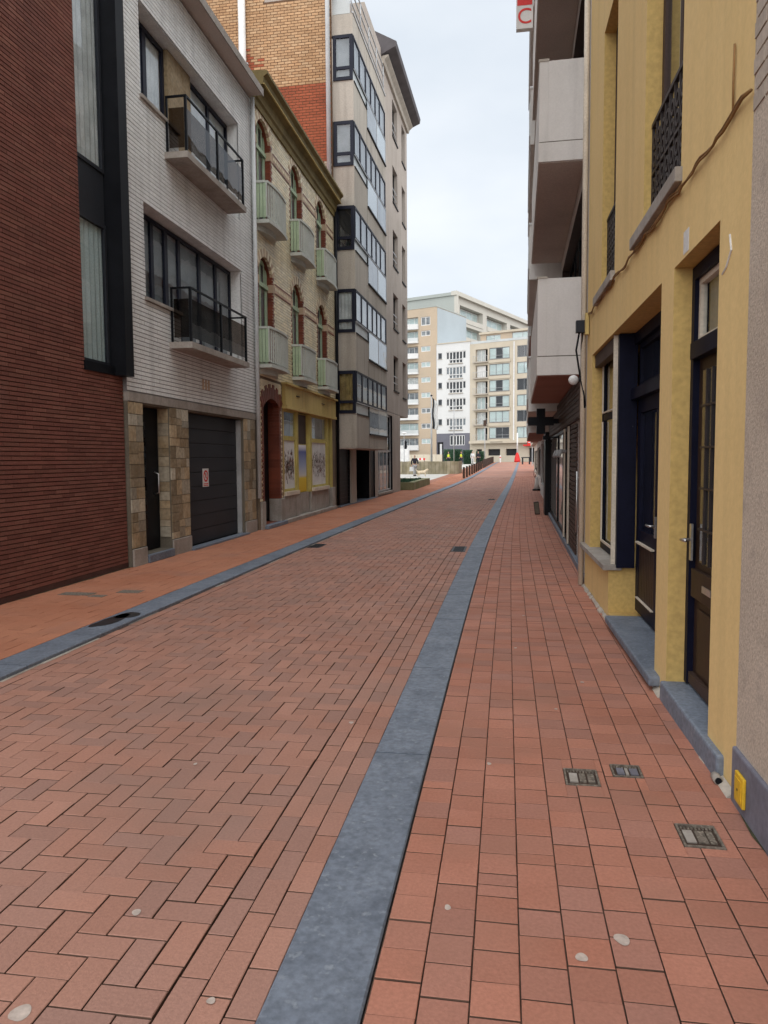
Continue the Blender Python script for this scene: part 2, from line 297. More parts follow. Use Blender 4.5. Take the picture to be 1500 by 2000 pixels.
class Fr:
    """facade frame: s runs along the wall, d points out of it, z up"""
    def __init__(f, P, ang, sg, root):
        f.sg = sg; f.root = root
        f.Mx = Matrix.Translation((P[0], P[1], P[2] if len(P) > 2 else 0)) @ Matrix.Rotation(R(90 - ang), 4, 'Z')
    def y(f, d): return -f.sg * d
    def W(f, s, d, z): return f.Mx @ Vector((s, f.y(d), z))
    def box(f, name, mt, s0, s1, d0, d1, z0, z1, parent=None, b=0):
        o = MB().box(s0, s1, f.y(d0), f.y(d1), z0, z1).build(name, mt, parent or f.root, f.Mx)
        if b: bev(o, b)
        return o
    def mb(f, name, mb, mt, parent=None, smooth=False, fix=True): return mb.build(name, mt, parent or f.root, f.Mx, smooth, fix)
    def prism(f, name, mt, prof, s0, s1, parent=None):
        return f.mb(name, MB().prism([(f.y(d), z) for d, z in prof], 0, s0, s1), mt, parent)
    def wall(f, name, mts, s0, s1, z0, z1, holes=(), back=0.7, parent=None):
        """front sheet with real openings; mts = wall, reveal, room. hole = (s0,s1,z0,z1,depth)"""
        xs = sorted({s0, s1, *[h[0] for h in holes], *[h[1] for h in holes]}); zs = sorted({z0, z1, *[h[2] for h in holes], *[h[3] for h in holes]})
        xs = [x for x in xs if s0 <= x <= s1]; zs = [z for z in zs if z0 <= z <= z1]
        mb = MB()
        for a, b_ in zip(xs, xs[1:]):
            for c, e in zip(zs, zs[1:]):
                mx_, mz = (a + b_) / 2, (c + e) / 2
                if any(h[0] < mx_ < h[1] and h[2] < mz < h[3] for h in holes): continue
                mb.quad((a, 0, c), (b_, 0, c), (b_, 0, e), (a, 0, e))
        for h in holes:
            a, b_, c, e, dp = h[:5]; y = f.y(-dp)
            def inhole(x, z): return any(g is not h and g[0] < x < g[1] and g[2] < z < g[3] for g in holes)
            for z_, z2 in zip(zs, zs[1:]):
                if z_ < c - 1e-6 or z2 > e + 1e-6: continue
                if not inhole(a - 1e-3, (z_ + z2) / 2): mb.quad((a, 0, z_), (a, 0, z2), (a, y, z2), (a, y, z_), m=1)
                if not inhole(b_ + 1e-3, (z_ + z2) / 2): mb.quad((b_, 0, z_), (b_, y, z_), (b_, y, z2), (b_, 0, z2), m=1)
            for x_, x2 in zip(xs, xs[1:]):
                if x_ < a - 1e-6 or x2 > b_ + 1e-6: continue
                if not inhole((x_ + x2) / 2, e + 1e-3): mb.quad((x_, 0, e), (x2, 0, e), (x2, y, e), (x_, y, e), m=1)
                if not inhole((x_ + x2) / 2, c - 1e-3): mb.quad((x_, 0, c), (x_, y, c), (x2, y, c), (x2, 0, c), m=1)
            mb.quad((a, y, c), (b_, y, c), (b_, y, e), (a, y, e), m=2)
        y = f.y(-back)
        for q in (((s0, 0, z0), (s0, 0, z1), (s0, y, z1), (s0, y, z0)), ((s1, 0, z0), (s1, y, z0), (s1, y, z1), (s1, 0, z1)),
                  ((s0, 0, z1), (s1, 0, z1), (s1, y, z1), (s0, y, z1)), ((s0, 0, z0), (s0, y, z0), (s1, y, z0), (s1, 0, z0))): mb.quad(*q)
        return f.mb(name, mb, mts, parent, fix=False)
    def window(f, s0, s1, z0, z1, d, fm, vs=(), hs=(), fw=0.05, glassm='glass', curtain=None, cd=0.10, parent=None, name='window', th=0.05, cz=None, mw=None, panes=True):
        """frame with real bars, one pane object for each light, an optional curtain behind"""
        mw = mw or fw
        mb = MB(); ya, yb = f.y(d), f.y(d - th)
        mb.box(s0, s0 + fw, ya, yb, z0, z1); mb.box(s1 - fw, s1, ya, yb, z0, z1)
        mb.box(s0 + fw, s1 - fw, ya, yb, z0, z0 + fw); mb.box(s0 + fw, s1 - fw, ya, yb, z1 - fw, z1)
        xs = [s0 + fw, *vs, s1 - fw]; zs = [z0 + fw, *hs, z1 - fw]
        for x in vs: mb.box(x - mw / 2, x + mw / 2, f.y(d - .003), f.y(d - th + .003), z0 + fw, z1 - fw)
        for z in hs: mb.box(s0 + fw, s1 - fw, f.y(d - .006), f.y(d - th + .006), z - mw / 2, z + mw / 2)
        o = f.mb(name, mb, fm, parent)
        if panes:
            for a, b_ in zip(xs, xs[1:]):
                for c, e in zip(zs, zs[1:]):
                    f.box('pane', glassm, a, b_, d - th * 0.45, d - th * 0.6, c, e, o)
        if curtain:
            c0, c1 = cz or (z0, z1)
            cb = MB(); n = max(2, int((s1 - s0) / 0.06)); pts = []
            for k in range(n + 1):
                pts.append((s0 + 0.02 + (s1 - s0 - 0.04) * k / n, d - cd + (0.018 if k % 2 else 0) * (1 if curtain.startswith('curtain') else 0)))
            for p, q in zip(pts, pts[1:]): cb.quad((p[0], f.y(p[1]), c0 + .01), (q[0], f.y(q[1]), c0 + .01), (q[0], f.y(q[1]), c1 - .01), (p[0], f.y(p[1]), c1 - .01))
            f.mb('curtain', cb, curtain, o, fix=False)
        return o
    def bricks(f, mt, s0, s1, z0, z1, L, h, j, holes=(), proud=0.006, top=300, parent=None, name='brick', pick=None, clip=None, jv=None):
        """courses laid one by one; the largest in view become objects, the rest one brickwork mesh"""
        parent = parent or f.root
        items = []
        nrow = int((z1 - z0) / h)
        for k in range(nrow):
            za, zb = z0 + k * h + j / 2, z0 + (k + 1) * h - j / 2
            off = (k % 2) * L / 2 + random.uniform(-.01, .01)
            x = s0 - off
            while x < s1:
                q_ = (j if jv is None else jv) / 2; a, b_ = max(x + q_, s0 + .002), min(x + L - q_, s1 - .002); x += L
                segs = [(a, b_)]
                for hh in holes:
                    if hh[2] < zb and hh[3] > za:
                        ns_ = []
                        for p, q in segs:
                            if hh[1] <= p or hh[0] >= q: ns_.append((p, q))
                            else:
                                if hh[0] - p > .02: ns_.append((p, hh[0]))
                                if q - hh[1] > .02: ns_.append((hh[1], q))
                        segs = ns_
                for p, q in segs:
                    if q - p > .025 and (clip is None or clip((p + q) / 2, (za + zb) / 2)): items.append((p, q, za, zb, random.uniform(0, .0025)))
        items = [(inframe(f.W((i[0] + i[1]) / 2, 0, (i[2] + i[3]) / 2)), i) for i in items]
        items.sort(key=lambda t: -t[0])
        cache = {}; rest = {}
        for n, (px, (a, b_, za, zb, pr)) in enumerate(items):
            mname = pick((a + b_) / 2, (za + zb) / 2) if pick else mt
            if n < top and px > 0:
                wdt = round(b_ - a, 3)
                key = (wdt, round(zb - za, 4), mname)
                if key not in cache: cache[key] = MB().box(-wdt / 2, wdt / 2, f.y(proud), f.y(-.02), 0, zb - za).mesh(name, mname)
                link(name, cache[key], f.Mx @ Matrix.Translation(((a + b_) / 2, f.y(pr), za)), parent)
            elif px > 0 or n < 1e9:
                rest.setdefault(mname, MB()).box(a, b_, f.y(proud + pr), f.y(-.02), za, zb)
        for mname, mb in rest.items(): tag(f.mb('brickwork', mb, mname, parent, fix=False), kind='stuff')

def text(s, size, mt, world, parent, name='lettering', ext=0.004):
    cu = bpy.data.curves.new(name, 'FONT'); cu.body = s; cu.size = size; cu.extrude = ext; cu.align_x = 'CENTER'; cu.align_y = 'CENTER'
    t = bpy.data.objects.new('tmp', cu); C.objects.link(t)
    dg = bpy.context.evaluated_depsgraph_get(); me = bpy.data.meshes.new_from_object(t.evaluated_get(dg))
    bpy.data.objects.remove(t); me.materials.clear(); me.materials.append(M[mt])
    return link(name, me, world, parent)

# ------------------------------------------------------------------ ground
def gz(Y):
    t = min(1, max(0, (Y - 40) / 88)); return 0.95 * t * t * (3 - 2 * t)
def ox(Y):
    return 0.0265 * 4 * math.log(1 + math.exp(min(60, (Y - 12) / 4)))
YS = [-6, -2] + [k * 2.0 for k in range(0, 62)]
def strip(name, mt, xa, xb, z, ys=YS, ya=None, yb=None):
    mb = MB(); ys = [y for y in ys if (ya is None or y >= ya) and (yb is None or y <= yb)]
    for a, b_ in zip(ys, ys[1:]):
        mb.quad((xa + ox(a), a, z + gz(a)), (xb + ox(a), a, z + gz(a)), (xb + ox(b_), b_, z + gz(b_)), (xa + ox(b_), b_, z + gz(b_)))
    return tag(mb.build(name, mt, fix=False), kind='structure')
mb = MB(); gy = [-400, -6] + [k * 6.0 for k in range(0, 25)] + [1500]
for a, b_ in zip(gy, gy[1:]): mb.quad((-900, a, gz(a) - .06), (900, a, gz(a) - .06), (900, b_, gz(b_) - .06), (-900, b_, gz(b_) - .06))
tag(mb.build('ground', 'ground', fix=False), kind='structure')
XL0, XL1, XR0, XR1 = -3.95, -3.63, -0.70, -0.40
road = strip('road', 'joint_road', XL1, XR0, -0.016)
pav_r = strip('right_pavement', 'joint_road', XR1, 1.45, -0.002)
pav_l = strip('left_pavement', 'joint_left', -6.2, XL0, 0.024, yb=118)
strip('upper_road', 'road', XL1, XR0, 0.0, ya=58); strip('upper_right_pavement', 'pave', XR1, 1.45, .014, ya=60); strip('upper_left_pavement', 'pave_left', -5.4, XL0, .03, ya=60, yb=118)
plaza = MB(); py = [36.2 + 3 * k for k in range(0, 30)]
for a, b_ in zip(py, py[1:]): plaza.quad((-60, a, gz(a) + .004), (-5.3 + ox(a), a, gz(a) + .004), (-5.3 + ox(b_), b_, gz(b_) + .004), (-60, b_, gz(b_) + .004))
tag(plaza.build('plaza', 'concrete_pale', fix=False), kind='structure')

def lay(items, mt, parent, top=300, name='paver', side='joint_road'):
    """items (x0,x1,y0,y1,ztop); nearest in view become objects"""
    L_ = sorted(items, key=lambda i: -inframe(((i[0] + i[1]) / 2, (i[2] + i[3]) / 2, i[4])))
    cache = {}; mb = MB()
    for n, (a, b_, c, e, z) in enumerate(L_):
        dz = random.uniform(-.0022, .0018); tl = (random.uniform(-.012, .012), random.uniform(-.012, .012))
        if n < top:
            key = (round(b_ - a, 3), round(e - c, 3))
            vs = cache.setdefault(key, [])
            if len(vs) < 4:
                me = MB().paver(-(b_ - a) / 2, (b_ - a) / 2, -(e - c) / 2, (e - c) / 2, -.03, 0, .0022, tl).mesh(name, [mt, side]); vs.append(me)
            else: me = random.choice(vs)
            link(name, me, Matrix.Translation(((a + b_) / 2, (c + e) / 2, z + dz)) @ Matrix.Rotation(random.uniform(-.006, .006), 4, 'Z'), parent)
        else:
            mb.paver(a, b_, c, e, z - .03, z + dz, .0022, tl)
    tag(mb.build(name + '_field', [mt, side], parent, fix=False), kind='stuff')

G = 0.0050
items = []; wv = 0.11; x_end = XR0 - 0.30
ni = int((x_end - XL1) / wv) + 2; nj = int(62 / wv)
for j in range(-4, nj):
    for i in range(-2, ni + 1):
        k = (i - j) % 4
        if k == 0: x0, x1, y0, y1 = i, i + 2, j, j + 1
        elif k == 2: x0, x1, y0, y1 = i, i + 1, j - 1, j + 1
        else: continue
        ya, yb = 0.9 + y0 * wv, 0.9 + y1 * wv
        if ya > 58: continue
        a = XL1 + 0.10 + x0 * wv; b_ = XL1 + 0.10 + x1 * wv
        a = max(a, XL1 + .104); b_ = min(b_, x_end)
        if b_ - a < .04: continue
        o_ = ox((ya + yb) / 2)
        g2 = G + random.uniform(-.0012, .0018)
        items.append((a + o_ + g2 / 2, b_ + o_ - g2 / 2, ya + g2 / 2, yb - g2 / 2, gz(ya)))
for c in range(3):
    y = 0.6 - c * .07
    while y < 58:
        o_ = ox(y + .1); a = x_end + c * .1
        items.append((a + o_ + G / 2 + (.003 if c == 0 else 0), a + .1 + o_ - G / 2, y + G / 2, y + .21 - G / 2, gz(y))); y += .21
y = 0.5
while y < 58:
    o_ = ox(y + .1); items.append((XL1 + o_ + .004, XL1 + .10 + o_ - G / 2, y + G / 2, y + .22 - G / 2, gz(y))); y += .22
DRAINS = [(-0.90, -0.66, 12.7, 13.45), (-3.60, -3.30, 13.0, 13.6), (-0.62, -0.34, 28.6, 29.3)]
def cut(items, rects):
    out = []
    for it in items:
        ps = [it]
        for r in rects:
            nx_ = []
            for (a, b_, c, e, z) in ps:
                if not (a < r[1] and b_ > r[0] and c < r[3] and e > r[2]): nx_.append((a, b_, c, e, z)); continue
                if r[0] - a > .012: nx_.append((a, r[0] - .003, c, e, z))
                if b_ - r[1] > .012: nx_.append((r[1] + .003, b_, c, e, z))
                a2, b2 = max(a, r[0] - .003), min(b_, r[1] + .003)
                if b2 - a2 > .012:
                    if r[2] - c > .012: nx_.append((a2, b2, c, r[2] - .003, z))
                    if e - r[3] > .012: nx_.append((a2, b2, r[3] + .003, e, z))
            ps = nx_
        out += ps
    return out
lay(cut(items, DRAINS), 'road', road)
COV = [(0.305, 0.468, 3.60, 3.79), (0.545, 0.69, 3.73, 3.875), (0.735, 0.895, 3.08, 3.27)]
items = []
for c in range(10):
    a = XR1 + .004 + c * .1475; y = 0.5 + (c * 0.618 % 1) * .15
    while y < 60:
        n = random.random(); Ln = .1485 if n < .96 else .075
        o_ = ox(y + .07); g2 = .005 + random.uniform(-.002, .003)
        items.append((a + o_ + .0024, a + .1475 + o_ - .0024, y + g2 / 2, y + Ln - g2 / 2, gz(y) + .014)); y += Ln
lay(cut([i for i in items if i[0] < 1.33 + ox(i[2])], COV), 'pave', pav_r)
items = []
for c in range(10):
    a = -5.56 + c * .16; y = 3.0 + (c % 2) * .1
    while y < 60:
        o_ = ox(y + .1); items.append((a + o_ + .0015, a + .16 + o_ - .0015, y + .0015, y + .1985, gz(y) + .03)); y += .2
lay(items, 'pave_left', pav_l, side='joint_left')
def slabs(name, xa, xb, zt, joints, lip):
    root = strip(name, 'joint_road', xa - .006, xb + .006, zt - .03)
    ys = list(joints); y = ys[-1]
    while y < 118: y += random.choice((.95, 1.0, 1.35, 1.9)); ys.append(y)
    for a, b_ in zip(ys, ys[1:]):
        n = max(1, int((b_ - a) / .5)) if b_ > 8 else 1
        m_ = MB(); oa, ob = ox(a), ox(b_)
        w0, w1 = xa + .004, xb - .004; c = .006
        pa = [(w0, zt - .10), (w0, zt - c), (w0 + c, zt), (w1 - c, zt), (w1, zt - c), (w1, zt - .10)]
        i = len(m_.v)
        for (yy, oo) in ((a + .006, oa), (b_ - .006, ob)):
            for p, q in pa: m_.v.append((p + oo, yy, q + gz(yy)))
        K = len(pa)
        for k in range(K): m_.f.append((k, (k + 1) % K, K + (k + 1) % K, K + k)); m_.m.append(0)
        m_.f.append(tuple(range(K))); m_.f.append(tuple(range(K, 2 * K))); m_.m += [0, 0]
        m_.build('kerb_slab', 'bluestone', root)
    return root
kerb_r = slabs('right_kerb', XR0, XR1, 0.016, [-2, -0.3, 1.45, 3.86, 5.52, 7.25, 8.6, 10.0, 11.35, 13.2, 15.4], 0)
kerb_l = slabs('left_kerb', XL0, XL1, 0.034, [-2, 1.0, 3.2, 5.1, 6.3, 7.95, 9.8, 11.6, 13.6], 1)
# wet stain on the left kerb, pale spots on the pavers
def blob(cx, cy, rx, ry, z, mt, parent, name, n=18, rot=0.0):
    m_ = MB(); m_.v.append((cx, cy, z)); ph = random.random() * 6
    for k in range(n):
        a = 2 * math.pi * k / n; q = 1 + .10 * math.sin(2 * a + ph) + .07 * math.sin(3 * a + 2 * ph)
        x, yv = rx * q * math.cos(a), ry * q * math.sin(a)
        m_.v.append((cx + x * math.cos(rot) - yv * math.sin(rot), cy + x * math.sin(rot) + yv * math.cos(rot), z))
    for k in range(n): m_.f.append((0, 1 + k, 1 + (k + 1) % n)); m_.m.append(0)
    return m_.build(name, mt, parent, fix=False)
for x_, y_, a_, b_ in ((-3.80, 6.70, .10, .26), (-3.76, 6.92, .10, .16), (-3.84, 6.5, .06, .12)): blob(x_, y_, a_, b_, .0375 + a_ * .01, 'bluestone_wet', kerb_l, 'wet_patch')
for x, y, r in [(-.19, 2.52, .012), (.25, 2.32, .018), (.39, 2.43, .024), (-.07, 3.79, .012), (.1, 6.2, .014), (.55, 5.3, .013), (.33, 4.7, .01), (.2, 7.5, .014)]:
    blob(x, y, r, r * 1.25, .0172, 'gum', pav_r, 'pale_spot')
for x, y, r in [(-.91, 4.32, .014), (-1.38, 1.85, .028), (-.85, 1.98, .012), (-1.28, 2.35, .015), (-1.6, 3.6, .01)]:
    blob(x, y, r, r * 1.3, .003, 'gum', road, 'pale_spot')
for x, y, a_, b_ in [(-4.98, 8.0, .20, .09), (-4.66, 7.9, .09, .07), (-4.42, 8.22, .14, .09)]:
    MB().box(x - a_, x + a_, y - b_, y + b_, .02, .0335).build('dark_paver', 'covermetal', pav_l)
ml_ = MB(); rr = random.Random(8); y = 3.0
while y < 40:
    l_ = rr.uniform(.2, .9); w_ = rr.uniform(.006, .028)
    if rr.random() < .8: ml_.quad((XL1 + ox(y) - .004, y, .0042), (XL1 + ox(y) + w_, y, .0035), (XL1 + ox(y + l_) + w_ * rr.uniform(.5, 1.3), y + l_, .0035), (XL1 + ox(y + l_) - .004, y + l_, .0042))
    y += l_
ml_.build('mortar_line', 'concrete', kerb_l, fix=False)
def edge_line(x, sgn, y0, y1, z, wmax, mt, parent, name, seed):
    rr = random.Random(seed); q = MB(); y = y0; w0 = wmax * .5
    while y < y1:
        l_ = rr.uniform(.05, .18); w1_ = min(wmax, max(.004, w0 + rr.uniform(-.5, .5) * wmax * .5))
        q.quad((x, y, z), (x + sgn * w0, y, z), (x + sgn * w1_, y + l_, z), (x, y + l_, z)); w0 = w1_; y += l_
    q.build(name, mt, parent, fix=False)
M['moss'] = mat('dark moss and grit', (0.055, 0.055, 0.028), (0.035, 0.03, 0.02), rough=1.0, ns=20, amt=.6)
edge_line(-5.47, 1, 3.0, 10.1, .0352, .07, 'moss', pav_l, 'moss_line', 1); edge_line(-5.40, 1, 10.1, 23.5, .0352, .035, 'moss', pav_l, 'moss_line', 2)
edge_line(1.07, -1, 1.0, 3.6, .0182, .05, 'moss', pav_r, 'moss_line', 3); edge_line(1.075, -1, 3.6, 6.0, .0182, .045, 'moss', pav_r, 'moss_line', 4)

# ------------------------------------------------------------------ utility covers and drains
def meter_cover(x0, x1, y0, y1, label, parts):
    z = .016; t = thing('meter_cover', ((x0 + x1) / 2, (y0 + y1) / 2, z), label, 'utility cover', group='meter covers in the right pavement')
    I = Matrix()
    f_ = MB(); e = .009
    f_.box(x0, x1, y0, y0 + e, -.02, z + .002); f_.box(x0, x1, y1 - e, y1, -.02, z + .002); f_.box(x0, x0 + e, y0 + e, y1 - e, -.02, z + .002); f_.box(x1 - e, x1, y0 + e, y1 - e, -.02, z + .002)
    f_.build('frame', 'covermetal', t, I)
    MB().box(x0 + e, x1 - e, y0 + e, y1 - e, -.02, z - .008).build('lid', 'brownmetal', t, I)
    for a, b_, m_ in parts:
        MB().box(x0 + (x1 - x0) * a, x0 + (x1 - x0) * b_, y0 + (y1 - y0) * .22, y1 - (y1 - y0) * .25, -.01, z - .002).build('inset', m_, t, I)
    n = 9
    for k in range(n):
        xx = x0 + .02 + (x1 - x0 - .04) * k / (n - 1)
        MB().box(xx - .004, xx + .004, y1 - .034, y1 - .018, -.01, z - .003).build('stud', 'covermetal', t, I)
meter_cover(*COV[0], 'iron meter cover with a pale square inset and a round boss', [(.14, .38, 'greystone'), (.44, .62, 'covermetal'), (.68, .88, 'covermetal')])
meter_cover(*COV[1], 'small cover with two blue-grey insets, nearest the yellow house doorstep', [(.18, .42, 'plinth'), (.46, .56, 'greystone'), (.62, .88, 'plinth')])
meter_cover(*COV[2], 'rust-speckled meter cover with pale studs beside the grey plinth', [(.12, .36, 'greystone'), (.42, .66, 'covermetal'), (.70, .86, 'covermetal')])
for (x0, x1, y0, y1), lb in zip(DRAINS, ('grated street drain beside the bluestone strip on the shop side', 'dark street drain against the kerb across from the garage', 'small drain by the far part of the shop-side bluestone strip')):
    t = thing('street_drain', ((x0 + x1) / 2, (y0 + y1) / 2, 0), lb, 'drain', group='street drains')
    f_ = MB(); f_.box(x0, x1, y0, y0 + .03, -.02, .004); f_.box(x0, x1, y1 - .03, y1, -.02, .004); f_.box(x0, x0 + .03, y0 + .03, y1 - .03, -.02, .004); f_.box(x1 - .03, x1, y0 + .03, y1 - .03, -.02, .004)
    f_.build('frame', 'anthracite', t)
    MB().box(x0 + .03, x1 - .03, y0 + .03, y1 - .03, -.03, -.0085).build('sump', 'black', t)
    for k in range(7):
        yy = y0 + .06 + (y1 - y0 - .12) * k / 6; MB().box(x0 + .03, x1 - .03, yy - .018, yy + .018, -.008, .001).build('bar', 'anthracite', t)

# ================================================================== LEFT SIDE
# ---- long red brick building
t = thing('red_brick_building', (-5.5, 7, 0), 'dark red building of long thin bricks with a tall black-framed window', 'building')
F = Fr((-5.46, 0), 0, 1, t)
RH = [(9.12, 10.095, 2.86, 13.0, .35)]
F.wall('wall', ['redmortar', 'black', 'room'], 1.5, 10.10, 0, 13.5, RH)
F.box('rear_body', 'redbrick', 1.5, 10.10, -.72, -9, 0, 13.5)
F.bricks('redbrick', 1.5, 10.10, .10, 13.4, .27, .052, .012, RH, proud=.010, jv=.005, clip=lambda s, z: s > 4.5)
F.box('base_strip', 'redmortar', 1.5, 10.10, .002, .012, .0, .10)
for a, b_, cz in ((2.92, 4.86, 'curtain_green'), (5.56, 8.75, 'curtain'), (9.45, 12.9, 'curtain')):
    F.window(9.14, 9.85, a, b_, -.03, 'anthracite', fw=.05, curtain=cz, cd=.07)
for a, b_ in ((4.862, 5.558), (8.752, 9.448)): F.box('spandrel_panel', 'anthracite', 9.14, 9.85, -.05, -.10, a, b_)
F.box('window_sill', 'black', 9.10, 9.862, -.06, .035, 2.80, 2.92)
F.box('window_fin', 'black', 9.863, 10.09, -.30, .20, 2.80, 13.4)

# ---- white brick building
t = thing('white_brick_building', (-5.4, 12.9, 0), 'three-storey white brick house with garage and two dark glass balconies', 'building')
F = Fr((-5.4, 0), 0, 1, t)
WH = [(10.80, 12.10, 7.06, 8.42, .7), (12.10, 13.05, 6.52, 8.42, .26), (13.05, 15.0, 6.52, 8.42, .7), (10.78, 12.0, 4.08, 5.50, .7), (12.0, 15.02, 3.52, 5.50, .7)]
DH = [(10.56, 11.46, .16, 2.44, .5), (12.2, 14.96, .04, 2.44, .18)]
F.wall('wall', ['whitemortar', 'whitebrick', 'room'], 10.12, 15.80, 2.60, 9.30, WH, back=.9)
F.bricks('whitebrick', 10.12, 15.80, 2.62, 9.28, .29, .064, .013, WH, proud=.007, jv=.003)
F.wall('base_wall', ['stonejoint', 'stonejoint', 'black'], 10.12, 15.80, 0, 2.47, DH, back=.9)
F.box('concrete_band', 'greystone', 10.12, 15.80, -.5, .02, 2.47, 2.60)
F.box('rear_body', 'whitebrick', 10.12, 15.80, -.92, -9, 0, 9.3)
F.box('stone_pillar', 'stones', 12.12, 13.03, -.255, -.16, 6.53, 8.41)
F.window(10.82, 12.10, 7.08, 8.40, -.22, 'darkframe', vs=(11.42,), fw=.07, mw=.12, curtain='curtain', cd=.075)
F.window(13.06, 14.98, 6.54, 8.40, -.22, 'darkframe', vs=(14.0,), fw=.07, mw=.10, curtain='curtain', cd=.075)
F.box('window_sill', 'greystone', 10.76, 12.12, -.2, .05, 7.01, 7.06)
F.window(10.80, 12.0, 4.10, 5.48, -.22, 'darkframe', vs=(11.50,), fw=.06, mw=.10, curtain='dim', cd=.075)
F.window(12.0, 15.0, 3.54, 5.48, -.22, 'darkframe', vs=(12.52, 13.40, 14.2), fw=.06, mw=.10, curtain='dim', cd=.075)
F.box('window_sill', 'greystone', 10.74, 12.02, -.2, .05, 4.03, 4.08)
for k in range(3): F.box('vent_brick', 'terracotta', 12.85 + k * .13, 12.93 + k * .13, -.01, .012, 2.88, 3.06)
for zb in (6.40, 3.40):
    b_ = F.box('balcony', 'greystone', 11.55, 14.30, .007, .40, zb + .02, zb + .12)
    def rail(nm, m_, s0, s1, d0, d1, z0, z1): return F.box(nm, m_, s0, s1, d0, d1, z0 + zb, z1 + zb, b_)
    rail('handrail', 'black', 11.60, 14.26, .345, .375, .98, 1.01); rail('handrail', 'black', 11.60, 11.63, .02, .345, .98, 1.01); rail('handrail', 'black', 14.23, 14.26, .02, .345, .98, 1.01)
    for s_ in (11.60, 12.92, 14.22): rail('post', 'black', s_, s_ + .04, .335, .374, .121, .98)
    for s_ in (11.60, 14.22): rail('post', 'black', s_, s_ + .03, .02, .05, .121, .98)
    rail('smoked_panel', 'glass_smoke', 11.66, 12.90, .35, .358, .20, .82); rail('smoked_panel', 'glass_smoke', 12.98, 14.20, .35, .358, .20, .82)
    rail('smoked_panel', 'glass_smoke', 11.61, 11.618, .07, .325, .20, .82)
    for s_ in (11.8, 13.2, 13.7): rail('clip', 'aluminium', s_, s_ + .10, .36, .375, .14, .19)
# eaves
F.prism('eaves', 'soffit', [(0, 9.31), (.30, 9.31), (.30, 9.36), (-.6, 9.36)], 10.12, 15.72)
F.box('gutter_fascia', 'greystone', 10.12, 15.74, .301, .325, 9.29, 9.44)
F.box('roof', 'anthracite', 10.12, 15.72, -5, .298, 9.362, 9.43)
F.mb('drainpipe', MB().tube([(15.72, F.y(.08), .75), (15.72, F.y(.08), 9.28)], .045, 10), 'pvc', smooth=True)
# irregular stone cladding
def ashlar(F, s0, s1, z0, z1, proud, parent, side=None):
    def split(a, b_, c, e, dp=0):
        w_, h_ = b_ - a, e - c
        if dp > 7 or (w_ < .34 and h_ < .27) or (w_ < .5 and h_ < .16 and random.random() < .6): return [(a, b_, c, e)]
        if w_ > h_ * 1.25:
            m_ = a + w_ * random.uniform(.36, .64); return split(a, m_, c, e, dp + 1) + split(m_, b_, c, e, dp + 1)
        m_ = c + h_ * random.uniform(.36, .64); return split(a, b_, c, m_, dp + 1) + split(a, b_, m_, e, dp + 1)
    for a, b_, c, e in split(s0, s1, z0, z1):
        g = .004; p = proud + random.uniform(0, .008)
        if side is None: o = F.box('stone', 'stones', a + g, b_ - g, -.01, p, c + g, e - g, parent)
        else: o = F.box('stone', 'stones', side - p, side + .01, -b_ + g, -a - g, c + g, e - g, parent)
base = [o for o in t.children if o.name.startswith('base_wall')][0]
for a, b_ in ((10.13, 10.55), (11.47, 12.19), (14.97, 15.66)): ashlar(F, a, b_, .30, 2.46, .012, base)
ashlar(F, .01, .19, .34, 2.44, .012, base, side=11.459)
for a, b_ in ((10.13, 10.55), (11.47, 12.19), (14.97, 15.66)): F.box('plinth_block', 'greystone', a, b_, .001, .035, 0, .29, base, b=.008)
# entrance door and garage door
d_ = F.box('entrance_door', 'black', 10.57, 11.45, -.20, -.25, .17, 2.43)
F.box('glass_panel', 'glass_smoke', 10.78, 11.0, -.185, -.199, .5, 2.2, d_)
F.mb('handle', MB().tube([(11.30, F.y(-.199), 1.05), (11.31, F.y(-.13), 1.08), (11.31, F.y(-.13), 1.38), (11.30, F.y(-.199), 1.41)], .012, 8), 'steel', d_, smooth=True)
F.box('letter_slot', 'steel', 10.66, 10.74, -.185, -.199, .92, .96, d_); F.box('house_number_plate', 'aluminium', 10.66, 10.74, -.185, -.199, 1.2, 1.24, d_)
F.box('door_step', 'bluestone', 10.565, 11.445, -.49, .06, .03, .155, b=.01)
g_ = F.box('garage_door', 'black', 12.22, 14.94, -.16, -.17, .06, 2.43)
for k in range(9): F.box('panel', 'anthracite', 12.24, 14.92, -.145, -.16, .075 + k * .262, .075 + (k + 1) * .262 - .012, g_, b=.004)
F.box('door_frame', 'aluminium', 14.921, 14.955, -.05, -.155, .06, 2.42, g_)
F.box('threshold', 'bluestone', 12.15, 15.0, -.1, .10, .031, .062)
# no parking plate on the garage door
sg_ = thing('no_parking_sign', (-5.53, 13.3, 1.1), 'white plate with a red crossed ring on the garage door', 'sign')
F2 = Fr((-5.4, 0), 0, 1, sg_)
F2.box('plate', 'white', 13.12, 13.40, -.1445, -.138, 1.10, 1.44)
rg = MB(); cs, cz, n = 13.26, 1.30, 28
for k in range(n):
    a, b2 = 2 * math.pi * k / n, 2 * math.pi * (k + 1) / n
    rg.quad(*[(cs + r_ * math.cos(q), F2.y(-.1365), cz + r_ * math.sin(q)) for r_, q in ((.075, a), (.11, a), (.11, b2), (.075, b2))])
c_, s_ = math.cos(R(135)), math.sin(R(135))
rg.quad(*[(cs + c_ * u - s_ * v, F2.y(-.1363), cz + s_ * u + c_ * v) for u, v in ((-.09, -.014), (.09, -.014), (.09, .014), (-.09, .014))])
F2.mb('ring', rg, 'red', fix=False)
for zz in (1.155, 1.125): F2.box('line', 'red', 13.15, 13.37, -.138, -.1362, zz - .008, zz + .008)
